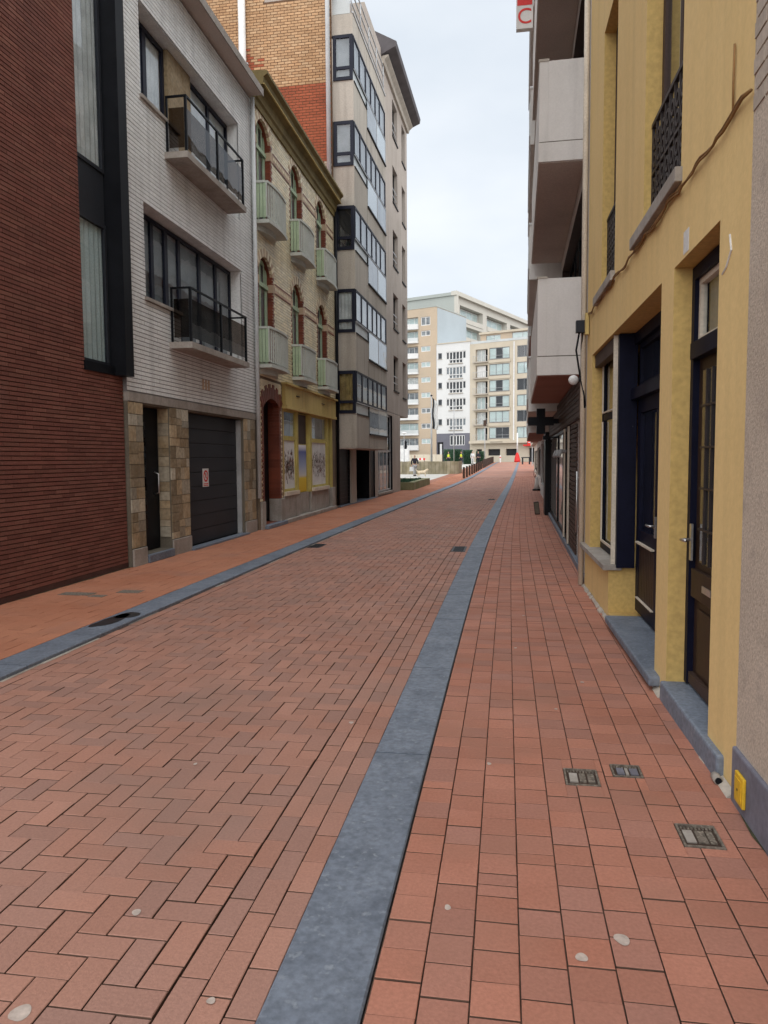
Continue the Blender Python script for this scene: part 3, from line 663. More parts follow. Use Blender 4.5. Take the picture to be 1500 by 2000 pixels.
text('P', .13, 'black', F2.Mx @ Matrix.Translation((13.26, F2.y(-.1372), 1.30)) @ Matrix.Rotation(R(90), 4, 'X'), sg_, 'letter', .0005)

# ---- ivory glazed brick house with shop
t = thing('glazed_brick_house', (-5.35, 19.7, 0), 'ivory glazed brick townhouse with green balconies above a mustard shopfront', 'building')
F = Fr((-5.35, 0), 0, 1, t)
HS0, HS1 = 15.81, 23.50
wins = [(15.97, 16.98), (18.60, 19.62), (21.22, 22.28)]
HH = []
for a, b_ in wins: HH += [(a, b_, 6.82, 9.13, .5), (a, b_, 3.72, 6.15, .5)]
GH = [(16.10, 17.36, .12, 3.10, .95), (17.62, 22.95, .10, 2.86, .62)]
F.wall('wall', ['ivorymortar', 'glazedred', 'room'], HS0, HS1, 0, 9.4, HH + GH, back=1.0)
F.box('rear_body', 'ivory', HS0, HS1, -1.02, -9, 0, 9.4)
F.bricks('ivory', HS0, HS1, 3.46, 9.38, .23, .068, .011, HH, proud=.006)
F.bricks('ivory', HS0, 17.55, .66, 3.44, .23, .068, .011, GH, proud=.006, top=0)
for (a, b_) in wins:
    for zb, zt in ((6.82, 9.13), (3.72, 6.15)):
        # arch: spandrel fillers + voussoirs
        n = 9; c = (a + b_) / 2; hw = (b_ - a) / 2; rise = .34; rad = (hw * hw + rise * rise) / (2 * rise); cz = zt - rad
        th = math.asin(hw / rad)
        prof = [(a, zt)]
        for k in range(0, 2 * n + 1): q = -th + 2 * th * k / (2 * n); prof.append((c + rad * math.sin(q), cz + rad * math.cos(q)))
        prof.append((b_, zt)); half = len(prof) // 2
        fl = MB()
        for y0_, y1_, m_ in ((.004, -.02, 0), (-.0205, -.14, 1)): fl.prism(prof[:half + 1], 1, F.y(y0_), F.y(y1_), m_); fl.prism([(c, zt)] + prof[half:], 1, F.y(y0_), F.y(y1_), m_)
        ar = F.mb('window_arch', fl, ['ivory', 'glazedred'])
        nv = 15
        for k in range(nv):
            q0, q1 = -th + 2 * th * (k + .06) / nv, -th + 2 * th * (k + .94) / nv; ro = rad + (.20 if k % 2 else .17)
            v_ = MB(); v_.prism([(c + rr * math.sin(q), cz + rr * math.cos(q)) for rr, q in ((rad - .004, q0), (rad - .004, q1), (ro, q1), (ro, q0))], 1, F.y(.018), F.y(-.05))
            F.mb('arch_brick', v_, 'ivory' if k % 2 else 'terracotta', ar)
        # quoins on the jambs and in the reveals
        q_ = MB(); k = 0; z = zb
        while z < zt - rise - .02:
            e = .05 if k % 2 else .11
            q_.box(b_ - .002, b_ + e, F.y(.013), F.y(-.13), z + .005, z + .063); q_.box(b_ - .012, b_, F.y(-.002), F.y(-.115), z + .005, z + .063)
            q_.box(a - e, a + .002, F.y(.013), F.y(-.1), z + .005, z + .063)
            z += .068; k += 1
        tag(F.mb('quoin_brickwork', q_, 'glazedred', fix=False), kind='stuff')
        zt2 = zt - rise
        wo = F.window(a + .015, b_ - .015, zb + .02, zt - .03, -.12, 'green', vs=(c,), hs=(zt2 - .25,), fw=.08, mw=.06, curtain='dim', cd=.07)
        F.box('transom_bar', 'green', a + .02, b_ - .02, -.09, -.121, zt2 - .29, zt2 - .20, wo)
        for k in range(2):
            F.box('glazing_bar', 'green', a + .3 + k * .42, a + .33 + k * .42, -.105, -.121, zt2 - .19, zt - .1, wo)
        # impost blocks
        F.box('impost', 'terracotta', b_ - .02, b_ + .16, -.11, .022, zt2 - .34, zt2 - .16); F.box('impost', 'terracotta', a - .14, a + .02, -.05, .022, zt2 - .34, zt2 - .16)
        # balcony
        s0, s1 = a - .10, b_ + .27; pj = .26
        ar_ = []
        for k in range(11):
            u = k / 10; ar_.append((s0 + (s1 - s0) * u, pj + .05 * math.sin(math.pi * u)))
        slab = MB(); pr = [(s0, F.y(.008))] + [(x, F.y(d + .05)) for x, d in ar_] + [(s1, F.y(.008))]
        slab.prism(pr, 2, zb - .10, zb - .02)
        pr2 = [(s0 + .08, F.y(.008))] + [(s0 + .08 + (s1 - s0 - .16) * k / 10, F.y((pj - .08) * math.sin(math.pi * (k + .5) / 11))) for k in range(11)] + [(s1 - .08, F.y(.008))]
        slab.prism(pr2, 2, zb - .22, zb - .10)
        bo = F.mb('balcony', slab, 'greenpale')
        rt = zb + .74
        hr = MB()
        for p, q in zip(ar_, ar_[1:]):
            hr.prism([(p[0], F.y(p[1] - .03)), (q[0], F.y(q[1] - .03)), (q[0], F.y(q[1] + .03)), (p[0], F.y(p[1] + .03))], 2, rt, rt + .05)
        hr.box(s0 - .03, s0 + .03, F.y(.01), F.y(pj - .03), rt, rt + .05); hr.box(s1 - .03, s1 + .03, F.y(.01), F.y(pj - .03), rt, rt + .05)
        F.mb('handrail', hr, 'greenpale', bo)
        nb = 13
        for k in range(nb):
            u = k / (nb - 1); x = s0 + (s1 - s0) * u; d = pj + .05 * math.sin(math.pi * u)
            F.box('baluster', 'greenpale', x - .025, x + .025, d - .012, d + .012, zb + .02, rt, bo)
        for k in range(3):
            for s_ in (s0, s1): F.box('baluster', 'green', s_ - .012, s_ + .012, .03 + k * .078, .095 + k * .078, zb + .02, rt, bo)
        F.box('bottom_rail', 'greenpale', s0 + .02, s1 - .02, pj - .02, pj + .01, zb + .02, zb + .06, bo)
# string courses between the windows
for zc in (8.50, 5.53):
    for a, b_ in ((17.15, 18.45), (19.79, 21.07), (22.45, 23.3)):
        o = F.box('string_course', 'terracotta', a, b_, .0, .016, zc - .02, zc + .15)
        F.box('string_line', 'glazedred', a, b_, .0, .020, zc - .055, zc - .022, o); F.box('string_line', 'glazedred', a, b_, .0, .020, zc + .152, zc + .185, o)
        for k in range(int((b_ - a) / .13)): F.box('string_tile', 'ivory', a + .02 + k * .13, a + .09 + k * .13, .0, .024, zc + .03, zc + .10, o)
F.prism('cornice', 'olive', [(.006, 9.20), (.05, 9.20), (.06, 9.32), (.10, 9.36), (.13, 9.55), (.24, 9.60), (.26, 9.74), (.34, 9.80), (.34, 9.86), (-.9, 9.95), (-.9, 9.41), (.006, 9.41)], HS0, 23.42)
F.box('cornice_fillet', 'shopyellow', HS0, 23.42, .24, .275, 9.585, 9.602)
F.prism('roof', 'roof', [(-.9, 9.90), (.2, 9.87), (-4.0, 11.3), (-8, 9.6)], HS0 + .1, 23.40)
F.mb('drainpipe', MB().tube([(23.42, F.y(.07), .1), (23.42, F.y(.07), 9.5)], .05, 8), 'black', smooth=True)
# doorway
F.box('door_jamb', 'glazedred', 17.30, 17.375, -.26, .012, .66, 2.80)
tag(F.mb('quoin_brickwork', (lambda q: [q.box(17.285, 17.40 + (.05 if k % 2 else 0), F.y(.02), F.y(-.255), .66 + k * .068, .66 + k * .068 + .058) for k in range(32)] and q)(MB()), 'glazedred', fix=False), kind='stuff')
tag(F.mb('quoin_brickwork', (lambda q: [q.box(16.02 - (.06 if k % 2 else 0), 16.105, F.y(.02), F.y(-.3), .66 + k * .068, .66 + k * .068 + .058) for k in range(32)] and q)(MB()), 'glazedred', fix=False), kind='stuff')
da = F.box('door_arch', 'ivory', 16.0, 17.5, .001, .006, 3.10, 3.40)
for k in range(13):
    q = R(-38 + 76 * k / 12); c, cz, rad = 16.73, 2.0, 1.0
    v_ = MB(); q0, q1 = q - R(2.5), q + R(2.5); ro = rad + (.34 if k % 2 else .26)
    v_.prism([(c + rr * math.sin(x), cz + rr * math.cos(x)) for rr, x in ((rad, q0), (rad, q1), (ro, q1), (ro, q0))], 1, F.y(.03), F.y(-.12)); F.mb('arch_brick', v_, 'glazedred', da)
dr = F.box('front_door', 'black', 16.11, 17.29, -.27, -.33, .14, 2.98); F.box('letter_plate', 'hivis', 16.2, 16.34, -.22, -.265, 1.05, 1.4, dr)
for a, b_ in ((15.85, 16.10), (17.27, 17.60)): F.box('plinth_block', 'greystone', a, b_, -.26, .05, 0, .655, b=.012)
F.box('door_step', 'bluestone', 16.0, 17.5, -.9, .14, .031, .118, b=.01)
# shopfront
F.box('fascia', 'shopyellow', 17.58, 23.05, .001, .10, 2.92, 3.42, b=.01)
F.box('fascia_cap', 'shopyellow', 17.55, 23.10, .001, .16, 3.421, 3.47); F.box('fascia_foot', 'shopyellow', 17.58, 23.05, -.05, .13, 2.84, 2.918)
for s_ in (18.5, 21.2): F.box('bracket', 'black', s_, s_ + .28, .101, .125, 3.20, 3.22)
for a, b_ in ((17.60, 17.72), (18.85, 19.02), (20.20, 20.42), (22.25, 22.42), (22.75, 22.95)): F.box('pilaster', 'shoplime' if a > 18 else 'shopyellow', a, b_, -.16, .0, .70, 2.838)
F.box('shop_back_wall', 'shopyellow', 17.63, 22.94, -.56, -.60, .11, 2.84)
for a, b_, dd in ((17.72, 18.85, -.025), (20.42, 22.25, -.025)):
    o = F.window(a, b_, 2.14, 2.838, dd, 'shoplime', fw=.05, curtain='dim', cd=.14, name='transom_window')
    o = F.window(a, b_, .80, 2.139, dd, 'shoplime', fw=.06, panes=False, name='shop_window')
    bd = F.box('painted_board', 'white', a + .06, b_ - .06, dd - .025, dd - .04, .86, 2.08, o)
    # loose dark brush marks on the board
    br = MB(); rr = random.Random(int(a * 10))
    for k in range(150):
        x = a + .12 + (b_ - a - .24) * rr.random(); z = .98 + .85 * (rr.random() * .6 + rr.random() * .4); l = rr.uniform(.04, .16); th = rr.gauss(math.pi / 2, .5); wd = rr.uniform(.010, .03)
        dx, dz = math.cos(th) * l, math.sin(th) * l; nx, nz_ = -math.sin(th) * wd, math.cos(th) * wd; y = F.y(dd - .0235 + k * .00003)
        br.quad((x - nx, y, z - nz_), (x + dx - nx * .3, y, z + dz - nz_ * .3), (x + dx + nx * .3, y, z + dz + nz_ * .3), (x + nx, y, z + nz_), m=rr.choice((0, 0, 1, 2)))
    F.mb('brush_marks', br, ['brownwood', 'glazedred', 'stonejoint'], bd, fix=False)
    F.box('shop_sill', 'cream', a - .05, b_ + .05, -.2, .06, .70, .795)
sd_ = F.box('shop_door', 'shoplime', 19.02, 20.20, -.10, -.15, .14, 2.83)
F.box('door_glass', 'brownwood', 19.16, 20.08, -.085, -.099, 2.02, 2.80, sd_)
M['poster'] = mat('poster print', (0.2, 0.25, 0.6)); _t = M['poster'].node_tree; _g = _t.nodes.new('ShaderNodeNewGeometry'); _s = _t.nodes.new('ShaderNodeSeparateXYZ'); _r = _t.nodes.new('ShaderNodeMapRange'); _c = _t.nodes.new('ShaderNodeValToRGB')
_r.inputs[1].default_value = .7; _r.inputs[2].default_value = 2.0
for p_, c_ in ((0.0, (.62, .40, .03)), (.30, (.70, .52, .06)), (.36, (.60, .60, .58)), (.55, (.36, .42, .58)), (.85, (.13, .16, .38))):
    e = _c.color_ramp.elements.new(p_) if p_ not in (0.0,) else _c.color_ramp.elements[0]
    e.position = p_; e.color = (*c_, 1)
_t.links.new(_g.outputs['Position'], _s.inputs[0]); _t.links.new(_s.outputs[2], _r.inputs[0]); _t.links.new(_r.outputs[0], _c.inputs[0]); _t.links.new(_c.outputs[0], _t.nodes['Principled BSDF'].inputs['Base Color'])
F.box('door_poster', 'poster', 19.16, 20.08, -.084, -.098, .72, 1.99, sd_)
F.box('door_handle', 'black', 19.09, 19.13, -.05, -.099, 1.3, 1.5, sd_)
for a, b_, d0 in ((17.60, 18.95, .03), (20.30, 21.35, .0), (21.36, 22.40, .0)): F.box('stone_panel', 'greystone', a, b_, -.3, d0, .13, .698, b=.008)
F.box('stone_panel', 'greystone', 19.0, 20.28, -.42, -.06, .13, .698)
F.box('corner_post', 'greystone', 22.70, 23.05, -.3, .06, .031, .72, b=.012)
F.box('shop_step', 'greystone', 17.52, 23.0, -.3, .12, .031, .128, b=.01)

# ---- concrete apartment block with bay windows
AA = 1.5
t = thing('bay_window_apartment_block', (-5.35, 23.5, 0), 'tall beige concrete apartment block with stacked dark ribbon bay windows', 'building', R(-AA))
F = Fr((-5.35, 23.5), AA, 1, t)
tops = [14.76, 12.17, 9.58, 7.0, 4.43]
mw_t = [17.80, 14.90, 12.05, 9.22, 6.38]
AH = []
for zt in mw_t: AH += [(10.85, 12.2, zt - 1.6, zt, .35), (13.45, 14.5, zt - 1.75, zt, .35)]
F.wall('wall', ['concrete2', 'concrete2', 'room'], 5.0, 15.1, 3.70, 18.6, AH, back=.9)
F.wall('ground_wall', ['concrete2', 'black', 'black'], .02, 12.6, 0, 3.68, [(.34, 1.87, .04, 2.0, 1.2), (2.70, 5.2, .04, 2.0, 1.6), (5.3, 6.3, .04, 2.0, .5), (6.95, 10.4, .15, 3.55, .5)], back=1.7)
F.box('rear_body', 'concrete2', .01, 15.0, -.92, -9, 3.69, 18.6); F.box('rear_body', 'concrete2', .02, 12.6, -1.72, -9, 0, 3.68)
for zt in mw_t:
    o = F.window(10.86, 12.19, zt - 1.59, zt - .01, -.16, 'black', vs=(11.5,), fw=.06, curtain='dim', cd=.14); F.box('sill', 'black', 10.82, 12.23, -.1, .05, zt - 1.66, zt - 1.603, o)
    F.box('guard_rail', 'aluminium', 10.9, 12.15, -.06, -.04, zt - .95, zt - .91, o); F.box('guard_rail', 'aluminium', 10.9, 12.15, -.06, -.04, zt - 1.25, zt - 1.22, o)
    o = F.window(13.46, 14.49, zt - 1.74, zt - .01, -.16, 'black', fw=.06, curtain='dim', cd=.14); F.box('sill', 'black', 13.42, 14.53, -.1, .05, zt - 1.81, zt - 1.753, o)
# eaves of the mansard
F.prism('eaves', 'slate', [(.0, 18.35), (.45, 18.55), (.62, 18.62), (.66, 18.82), (-2.6, 20.6), (-2.6, 18.6)], 8.2, 15.5)
F.prism('eaves_moulding', 'concrete', [(.001, 18.05), (.10, 18.05), (.14, 18.2), (.30, 18.34), (.30, 18.38), (.001, 18.34)], 8.3, 15.2)
F.prism('tiled_roof', 'roof', [(-.3, 18.9), (-.3, 19.0), (-2.6, 20.9), (-2.6, 20.6)], 8.0, 15.5)
F.prism('roof_side', 'frosted', [(-.2, 18.62), (-2.6, 20.5), (-2.6, 18.62)], 7.9, 8.0)
# bay
BW = 5.42
B = Fr((-4.70, 23.6), AA, 1, t)
BE = Fr((-5.37, 23.6), 90 + AA, 1, t)     # end face of the bay, looking down the street
bay = MB(); lv = [1.96]
for zt in reversed(tops): lv += [zt - 1.36, zt]
lv.append(15.38)
zz = [1.96] + sum([[z - 1.36, z] for z in reversed(tops)], []) + [15.38]
for k in range(0, len(zz), 2): bay.box(0, BW, B.y(0), B.y(-.70), zz[k], zz[k + 1])
bayo = B.mb('bay', bay, 'concrete')
for k in range(0, len(zz), 2):
    for s_ in (2.0,): B.box('panel_joint', 'stonejoint', s_, s_ + .012, -.002, .003, zz[k] + .02, zz[k + 1] - .02, bayo)
B.box('soffit', 'soffit', .02, BW - .02, -.68, -.02, 1.93, 1.958, bayo)
for i, zt in enumerate(tops):
    cur = ['dim', 'dim', 'room', 'curtain', 'curtain_tan'][i]
    E_ = BE.window(.03, .66, zt - 1.36, zt - .001, .02, 'darkframe', hs=(zt - .99,), fw=.10, mw=.09, curtain=cur, cd=.08, parent=bayo, th=.06)
    # long ribbon: upper lights, narrow lower strip, and two tall lights stepping down on the far half
    o = B.window(.06, BW - .03, zt - 1.0, zt - .001, .012, 'darkframe', vs=(.95, 1.9, 2.75, 3.55, 4.35), fw=.06, mw=.10, curtain=['dim', 'dim', 'dim', 'curtain', 'dim'][i], cd=.10, parent=bayo)
    B.box('sill_rail', 'aluminium', .06, BW - .03, .001, .022, zt - 1.03, zt - 1.001, o)
    B.box('lower_light', 'frosted', .06, 2.0, -.06, -.03, zt - 1.36, zt - 1.031, o); B.box('ribbon_sill', 'black', .06, 2.02, -.03, .03, zt - 1.385, zt - 1.36, o)
    for a, b_ in ((2.06, 3.7), (3.76, BW - .05)):
        B.box('tall_light', 'glass', a, b_, .006, .012, zt - 1.95, zt - 1.033, o); B.box('light_bar', 'aluminium', b_, b_ + .05, .004, .02, zt - 1.95, zt - 1.033, o)
        B.box('blind', 'frosted' if (i + int(a)) % 2 else 'dim', a, b_, .001, .003, zt - 1.95, zt - 1.033, o)
    B.box('light_sill', 'black', 2.03, BW - .02, .001, .05, zt - 2.0, zt - 1.951, o)
    B.box('bay_core', 'room', .12, BW - .05, -.62, -.52, zt - 1.36, zt, bayo)
    B.box('bay_end', 'concrete2', BW - .04, BW - .005, -.68, -.04, zt - 1.36, zt, bayo)
# roof terrace railing
rl = B.box('terrace_coping', 'aluminium', -.02, BW + .02, -.02, .03, 15.381, 15.43)
for zr in (15.75, 16.1, 16.45): B.mb('rail', MB().tube([(.02, B.y(-.05), zr), (BW, B.y(-.05), zr)], .022, 6), 'aluminium', rl, smooth=True)
for k in range(5): B.mb('post', MB().tube([(.05 + k * 1.33, B.y(-.05), 15.43), (.05 + k * 1.33, B.y(-.05), 16.47)], .022, 6), 'aluminium', rl, smooth=True)
B.box('terrace_screen', 'frosted', .06, .08, -.66, -.10, 15.43, 16.5, rl)
# ground floor
g_ = F.box('entrance_gate', 'black',   .36, 1.85, -.05, -.09, .06, 1.98)
for k in range(14): F.box('gate_bar', 'black',   .40, 1.80, -.025, -.05, .14 + k * .13, .18 + k * .13, g_)
F.box('pier', 'concrete', 1.88, 2.68, .001, .05, 0, 2.0); F.box('recessed_door', 'black', 5.32, 6.28, -.04, -.09, .05, 1.98)
sw = F.window(6.96, 10.39, .20, 3.54, -.08, 'aluminium', vs=(7.7, 8.6, 9.5), hs=(1.95,), fw=.06, mw=.07, curtain='dim', cd=.3, name='shop_window')
F.box('lower_blind', 'cream', 7.03, 10.32, -.20, -.19, .26, 1.3, sw); F.box('sill', 'greystone', 6.9, 10.45, -.1, .06, .08, .17, sw)
F.box('kerb_step', 'bluestone', .1, 6.4, -1.0, .10, .031, .058)
# gable wall facing the camera
Gf = Fr((-5.37, 23.50), 90 + AA, 1, t)
Gf.wall('gable_wall', ['tanmortar', 'tanmortar', 'room'], -9.5, .0, 8.0, 17.8, [(-2.15, -.30, 15.95, 17.3, .3)], back=.09)
def gpick(s, z):
    if z < 11.05 + .25 * math.sin(s * 3) and s > -1.6: return 'palepatch'
    if z < 13.30: return 'redpaint'
    if -2.95 < s < -2.45 + .25 * math.sin(z * 9) and z < 14.3 + .3 * math.sin(s * 11): return 'redpaint'
    return 'tan'
Gf.bricks('tan', -9.5, -.02, 9.0, 17.7, .225, .085, .018, [(-2.15, -.30, 15.95, 17.3, .3)], proud=.007, pick=gpick)
Gf.window(-2.13, -.32, 15.97, 17.28, -.05, 'white', fw=.07, curtain='curtain', cd=.1)
Gf.mb('drainpipe', MB().tube([(-.09, Gf.y(.08), 9.3), (-.09, Gf.y(.08), 15.8), (.05, Gf.y(.08), 16.0)], .07, 10), 'pvc', smooth=True)
Gf.mb('flue_pipe', MB().tube([(-2.86, Gf.y(.13), 9.2), (-2.86, Gf.y(.13), 17.8)], .115, 14), 'white', smooth=True)
for zz_ in (14.1,): Gf.box('pipe_bracket', 'aluminium', -3.02, -2.70, .005, .10, zz_, zz_ + .05)

# ================================================================== RIGHT SIDE
# ---- beige rendered building at the camera's elbow
t = thing('beige_rendered_building', (1.06, 1.5, 0), 'beige rough-rendered wall with blue-grey plinth beside the yellow house', 'building')
F = Fr((1.06, 0), 0, -1, t)
F.wall('wall', ['beige', 'beige', 'room'], -3.0, 3.545, .27, 12.5)
F.box('rear_body', 'beige', -3.0, 3.545, -.72, -9, 0, 12.5)
F.box('plinth', 'plinth', -3.0, 3.55, -.3, .018, 0, .272, b=.01)
F.bricks('greybrick', -1.0, 3.54, 3.08, 8.0, .22, .075, .012, proud=.004)
mk = thing('gas_marker_plate', (1.03, 3.37, .06), 'small yellow box plate fixed low on the blue-grey plinth', 'marker plate')
Fm = Fr((1.06, 0), 0, -1, mk)
bev(Fm.box('plate', 'lemon', 3.33, 3.445, .0185, .034, .065, .20), .004); Fm.box('raised_rim', 'lemon', 3.345, 3.43, .0342, .038, .085, .18)
Fm.box('screw', 'iron', 3.383, 3.392, .0382, .040, .128, .138)

# ---- yellow house
YA = -0.8
t = thing('yellow_house', (1.07, 3.5, 0), 'ochre yellow rendered house with navy shopfront and wrought iron window guards', 'building', R(-YA))
F = Fr((1.07, 3.5), YA, -1, t)
HO = [(.53, 1.49, .09, 2.78, .5), (1.84, 3.98, .08, 2.77, .6), (3.98, 5.40, .52, 2.77, .6), (1.37, 2.52, 3.34, 5.98, .5), (3.88, 4.75, 3.34, 5.96, .5), (1.37, 2.52, 6.9, 9.2, .5), (3.88, 4.75, 6.9, 9.2, .5)]
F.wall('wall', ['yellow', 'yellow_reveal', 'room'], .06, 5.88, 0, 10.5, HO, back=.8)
F.box('rear_body', 'yellow', .06, 5.88, -.82, -9, 0, 10.5)
for (a, b_) in ((1.37, 2.52), (3.88, 4.75)):
    for zb, zt in ((3.34, 5.97), (6.9, 9.2)):
        F.window(a + .01, b_ - .01, zb + .01, zt - .01, -.115, 'brownwood', vs=((a + b_) / 2,), hs=(zb + 1.9,), fw=.07, curtain='curtain', cd=.12)
        F.box('window_sill', 'greystone', a - .04, b_ + .33, -.1, .045, zb - .085, zb + .005, b=.006)
    # cast iron guard: frame with rows of rings
    gz0, gz1 = 3.40, 4.08; gd = -.06
    gr = F.box('iron_guard', 'iron', a + .01, b_ - .01, gd - .015, gd + .015, gz1 - .03, gz1)
    F.box('bottom_bar', 'iron', a + .01, b_ - .01, gd - .012, gd + .012, gz0, gz0 + .025, gr)
    F.box('mid_bar', 'iron', a + .01, b_ - .01, gd - .010, gd + .010, gz0 + .30, gz0 + .325, gr)
    n = 8; dx = (b_ - a - .04) / n
    for k in range(n + 1): F.box('upright', 'iron', a + .02 + k * dx - .008, a + .02 + k * dx + .008, gd - .010, gd + .010, gz0 + .02, gz1 - .02, gr)
    for k in range(n):
        for zc, rr in ((gz0 + .10, .055), (gz0 + .215, .055), (gz0 + .40, .055), (gz0 + .525, .055)):
            cx_ = a + .02 + (k + .5) * dx; ring = MB()
            for q in range(10):
                u0, u1 = 2 * math.pi * q / 10, 2 * math.pi * (q + 1) / 10
                ring.prism([(cx_ + r_ * math.cos(u) * .95, zc + r_ * math.sin(u)) for r_, u in ((rr, u0), (rr, u1), (rr - .022, u1), (rr - .022, u0))], 1, F.y(gd - .009), F.y(gd + .009))
            F.mb('scroll_ring', ring, 'iron', gr, fix=False)
# right-hand house door
dr = F.box('house_door', 'doorbrown', .55, 1.47, -.15, -.20, .17, 2.26)
F.box('door_frame', 'navy', 1.425, 1.488, -.11, -.22, .15, 2.77, dr); F.box('door_frame', 'navy', .532, .60, -.11, -.22, .15, 2.77, dr); F.box('frame_head', 'navy', .60, 1.425, -.11, -.22, 2.69, 2.77, dr)
F.box('transom_bar', 'navy', .60, 1.425, -.09, -.20, 2.20, 2.30, dr)
fl = F.window(.61, 1.42, 2.30, 2.69, -.135, 'cream', fw=.035, curtain='dim', cd=.06, parent=dr, name='fanlight', th=.04)
F.box('door_glass', 'glass', .78, 1.30, -.138, -.1495, .95, 2.12, dr); F.box('glass_backing', 'room', .78, 1.30, -.1496, -.1499, .95, 2.12, dr)
for s_ in (.92, 1.06, 1.18): F.box('grille_bar', 'iron', s_, s_ + .012, -.125, -.137, .95, 2.12, dr)
for z in (1.15, 1.4, 1.65, 1.9): F.box('grille_bar', 'iron', .78, 1.30, -.124, -.1365, z, z + .012, dr)
F.box('mid_rail', 'doorbrown', .62, 1.40, -.118, -.149, .72, .90, dr, b=.006); F.box('bottom_panel', 'doorbrown', .75, 1.30, -.135, -.149, .26, .66, dr, b=.01)
F.box('kick_rail', 'brownwood', .60, 1.42, -.120, -.149, .16, .23, dr)
F.box('handle_plate', 'steel', 1.365, 1.405, -.105, -.118, .95, 1.18, dr); F.mb('lever_handle', MB().tube([(1.385, F.y(-.105), 1.08), (1.385, F.y(-.05), 1.08), (1.27, F.y(-.05), 1.085)], .010, 8), 'steel', dr, smooth=True)
F.box('letter_slot', 'steel', .95, 1.13, -.112, -.118, .79, .83, dr)
st = F.box('door_step', 'bluestone', .25, 1.51, -.5, .035, 0.0, .138, b=.014)
# navy double shop door and window
nd = F.box('shop_door_frame', 'navy', 3.40, 3.97, -.27, -.32, .13, 2.76)
F.box('side_panel', 'navy', 3.90, 3.975, -.06, -.23, .53, 2.765, nd); F.box('side_panel_edge', 'cream', 3.976, 4.0, -.02, -.06, .53, 2.765, nd)
F.box('frame_head', 'navy', 1.85, 3.90, -.20, -.30, 2.66, 2.765, nd); F.box('transom_bar', 'navy', 1.85, 3.90, -.17, -.28, 2.14, 2.24, nd)
F.window(1.9, 3.86, 2.24, 2.66, -.24, 'navy', vs=(2.9,), fw=.05, curtain='dim', cd=.12, parent=nd, name='transom_light')
for a, b_ in ((2.90, 3.84), (1.88, 2.88)):
    lf = F.window(a, b_, .14, 2.139, -.23, 'navy', hs=(.86,), fw=.13, mw=.12, curtain='curtain_tan', cd=.07, parent=nd, name='door_leaf', cz=(.95, 2.0))
    F.box('lower_panel', 'navy', a + .13, b_ - .13, -.245, -.26, .27, .80, lf)
    for k in range(9): F.box('bead_board', 'doorbrown', a + .14 + k * (b_ - a - .28) / 9, a + .14 + (k + 1) * (b_ - a - .28) / 9 - .008, -.232, -.246, .29, .78, lf)
    F.box('weather_bar', 'cream', a + .12, b_ - .12, -.20, -.229, .80, .815, lf); F.box('weather_bar', 'cream', a + .12, b_ - .12, -.205, -.229, .28, .288, lf)
F.box('handle_plate', 'steel', 2.95, 2.98, -.215, -.229, .92, 1.10, nd); F.mb('lever_handle', MB().tube([(2.965, F.y(-.215), 1.02), (2.965, F.y(-.17), 1.02), (3.08, F.y(-.17), 1.02)], .010, 8), 'steel', nd, smooth=True)
F.box('door_step', 'bluestone', 1.66, 3.66, -.55, .075, .045, .115, b=.016); F.box('step_support', 'stonejoint', 1.70, 3.60, -.3, .02, 0, .045)
w_ = F.window(4.02, 5.39, .56, 2.76, -.115, 'navy', hs=(2.05,), fw=.08, mw=.07, curtain='curtain_tan', cd=.09, name='shop_window', cz=(1.6, 2.7))
F.box('sash_edge', 'cream', 4.10, 4.125, -.10, -.114, .64, 2.0, w_); F.box('sash_edge', 'cream', 5.27, 5.30, -.10, -.114, .64, 2.0, w_); F.box('sash_edge', 'cream', 5.27, 5.30, -.10, -.114, 2.1, 2.66, w_); F.box('sash_edge', 'cream', 4.10, 5.30, -.10, -.114, 2.09, 2.105, w_); F.box('sash_edge', 'cream', 4.126, 5.269, -.10, -.114, .64, .665, w_)
F.box('shutter_box', 'brownwood', 4.03, 5.38, -.03, -.11, 2.62, 2.76, w_)
F.box('window_sill', 'greystone', 3.93, 5.92, -.12, .06, .50, .555, b=.006)
F.box('plaster_patch', 'white', 1.14, 1.26, .0005, .0025, 2.80, 2.93)
cr_ = MB().tube([(.36, F.y(.001), 2.66), (.33, F.y(.002), 2.58), (.40, F.y(.002), 2.52), (.47, F.y(.001), 2.50)], .006, 5); F.mb('plaster_chip', cr_, 'white')
ft = MB(); rr = random.Random(2)
for k in range(60):
    w_ = rr.uniform(.012, .05); s_ = .06 + k * .097
    ft.prism([(F.y(-.01), .0), (F.y(w_), .0), (F.y(w_ * .8), .019), (F.y(.004), .02 + w_ * .5)], 0, s_, s_ + .0975)
F.mb('mortar_foot', ft, 'concrete')
# cable along the front
cb = thing('wall_cable', (1.05, 6.4, 3.2), 'brown cable strung under the sills of the yellow house with a looped junction', 'cable')
Fc = Fr((1.07, 3.5), YA, -1, cb)
pts = []
for k in range(60):
    s_ = .06 + 5.78 * k / 59; pts.append((s_, Fc.y(.018 + .006 * math.sin(k * 1.7)), 3.185 + .012 * math.sin(k * .9) + .016 * s_ - (.012 if k % 9 == 4 else 0)))
Fc.mb('cable_run', MB().tube(pts, .0075, 6), 'cable', smooth=True); Fc.mb('cable_run', MB().tube([(p[0], p[1] * 1.1, p[2] + .018 * math.sin(i * .55)) for i, p in enumerate(pts)], .006, 6), 'cable', smooth=True)
Fc.mb('cable_riser', MB().tube([(.33, Fc.y(.012), 3.20), (.335, Fc.y(.012), 3.35), (.33, Fc.y(.012), 3.52)], .006, 6), 'cable', smooth=True)
Fc.box('junction_box', 'anthracite', 5.80, 5.90, .03, .14, 3.10, 3.24); Fc.box('clamp', 'shopyellow', 5.66, 5.74, .01, .05, 3.05, 3.30)
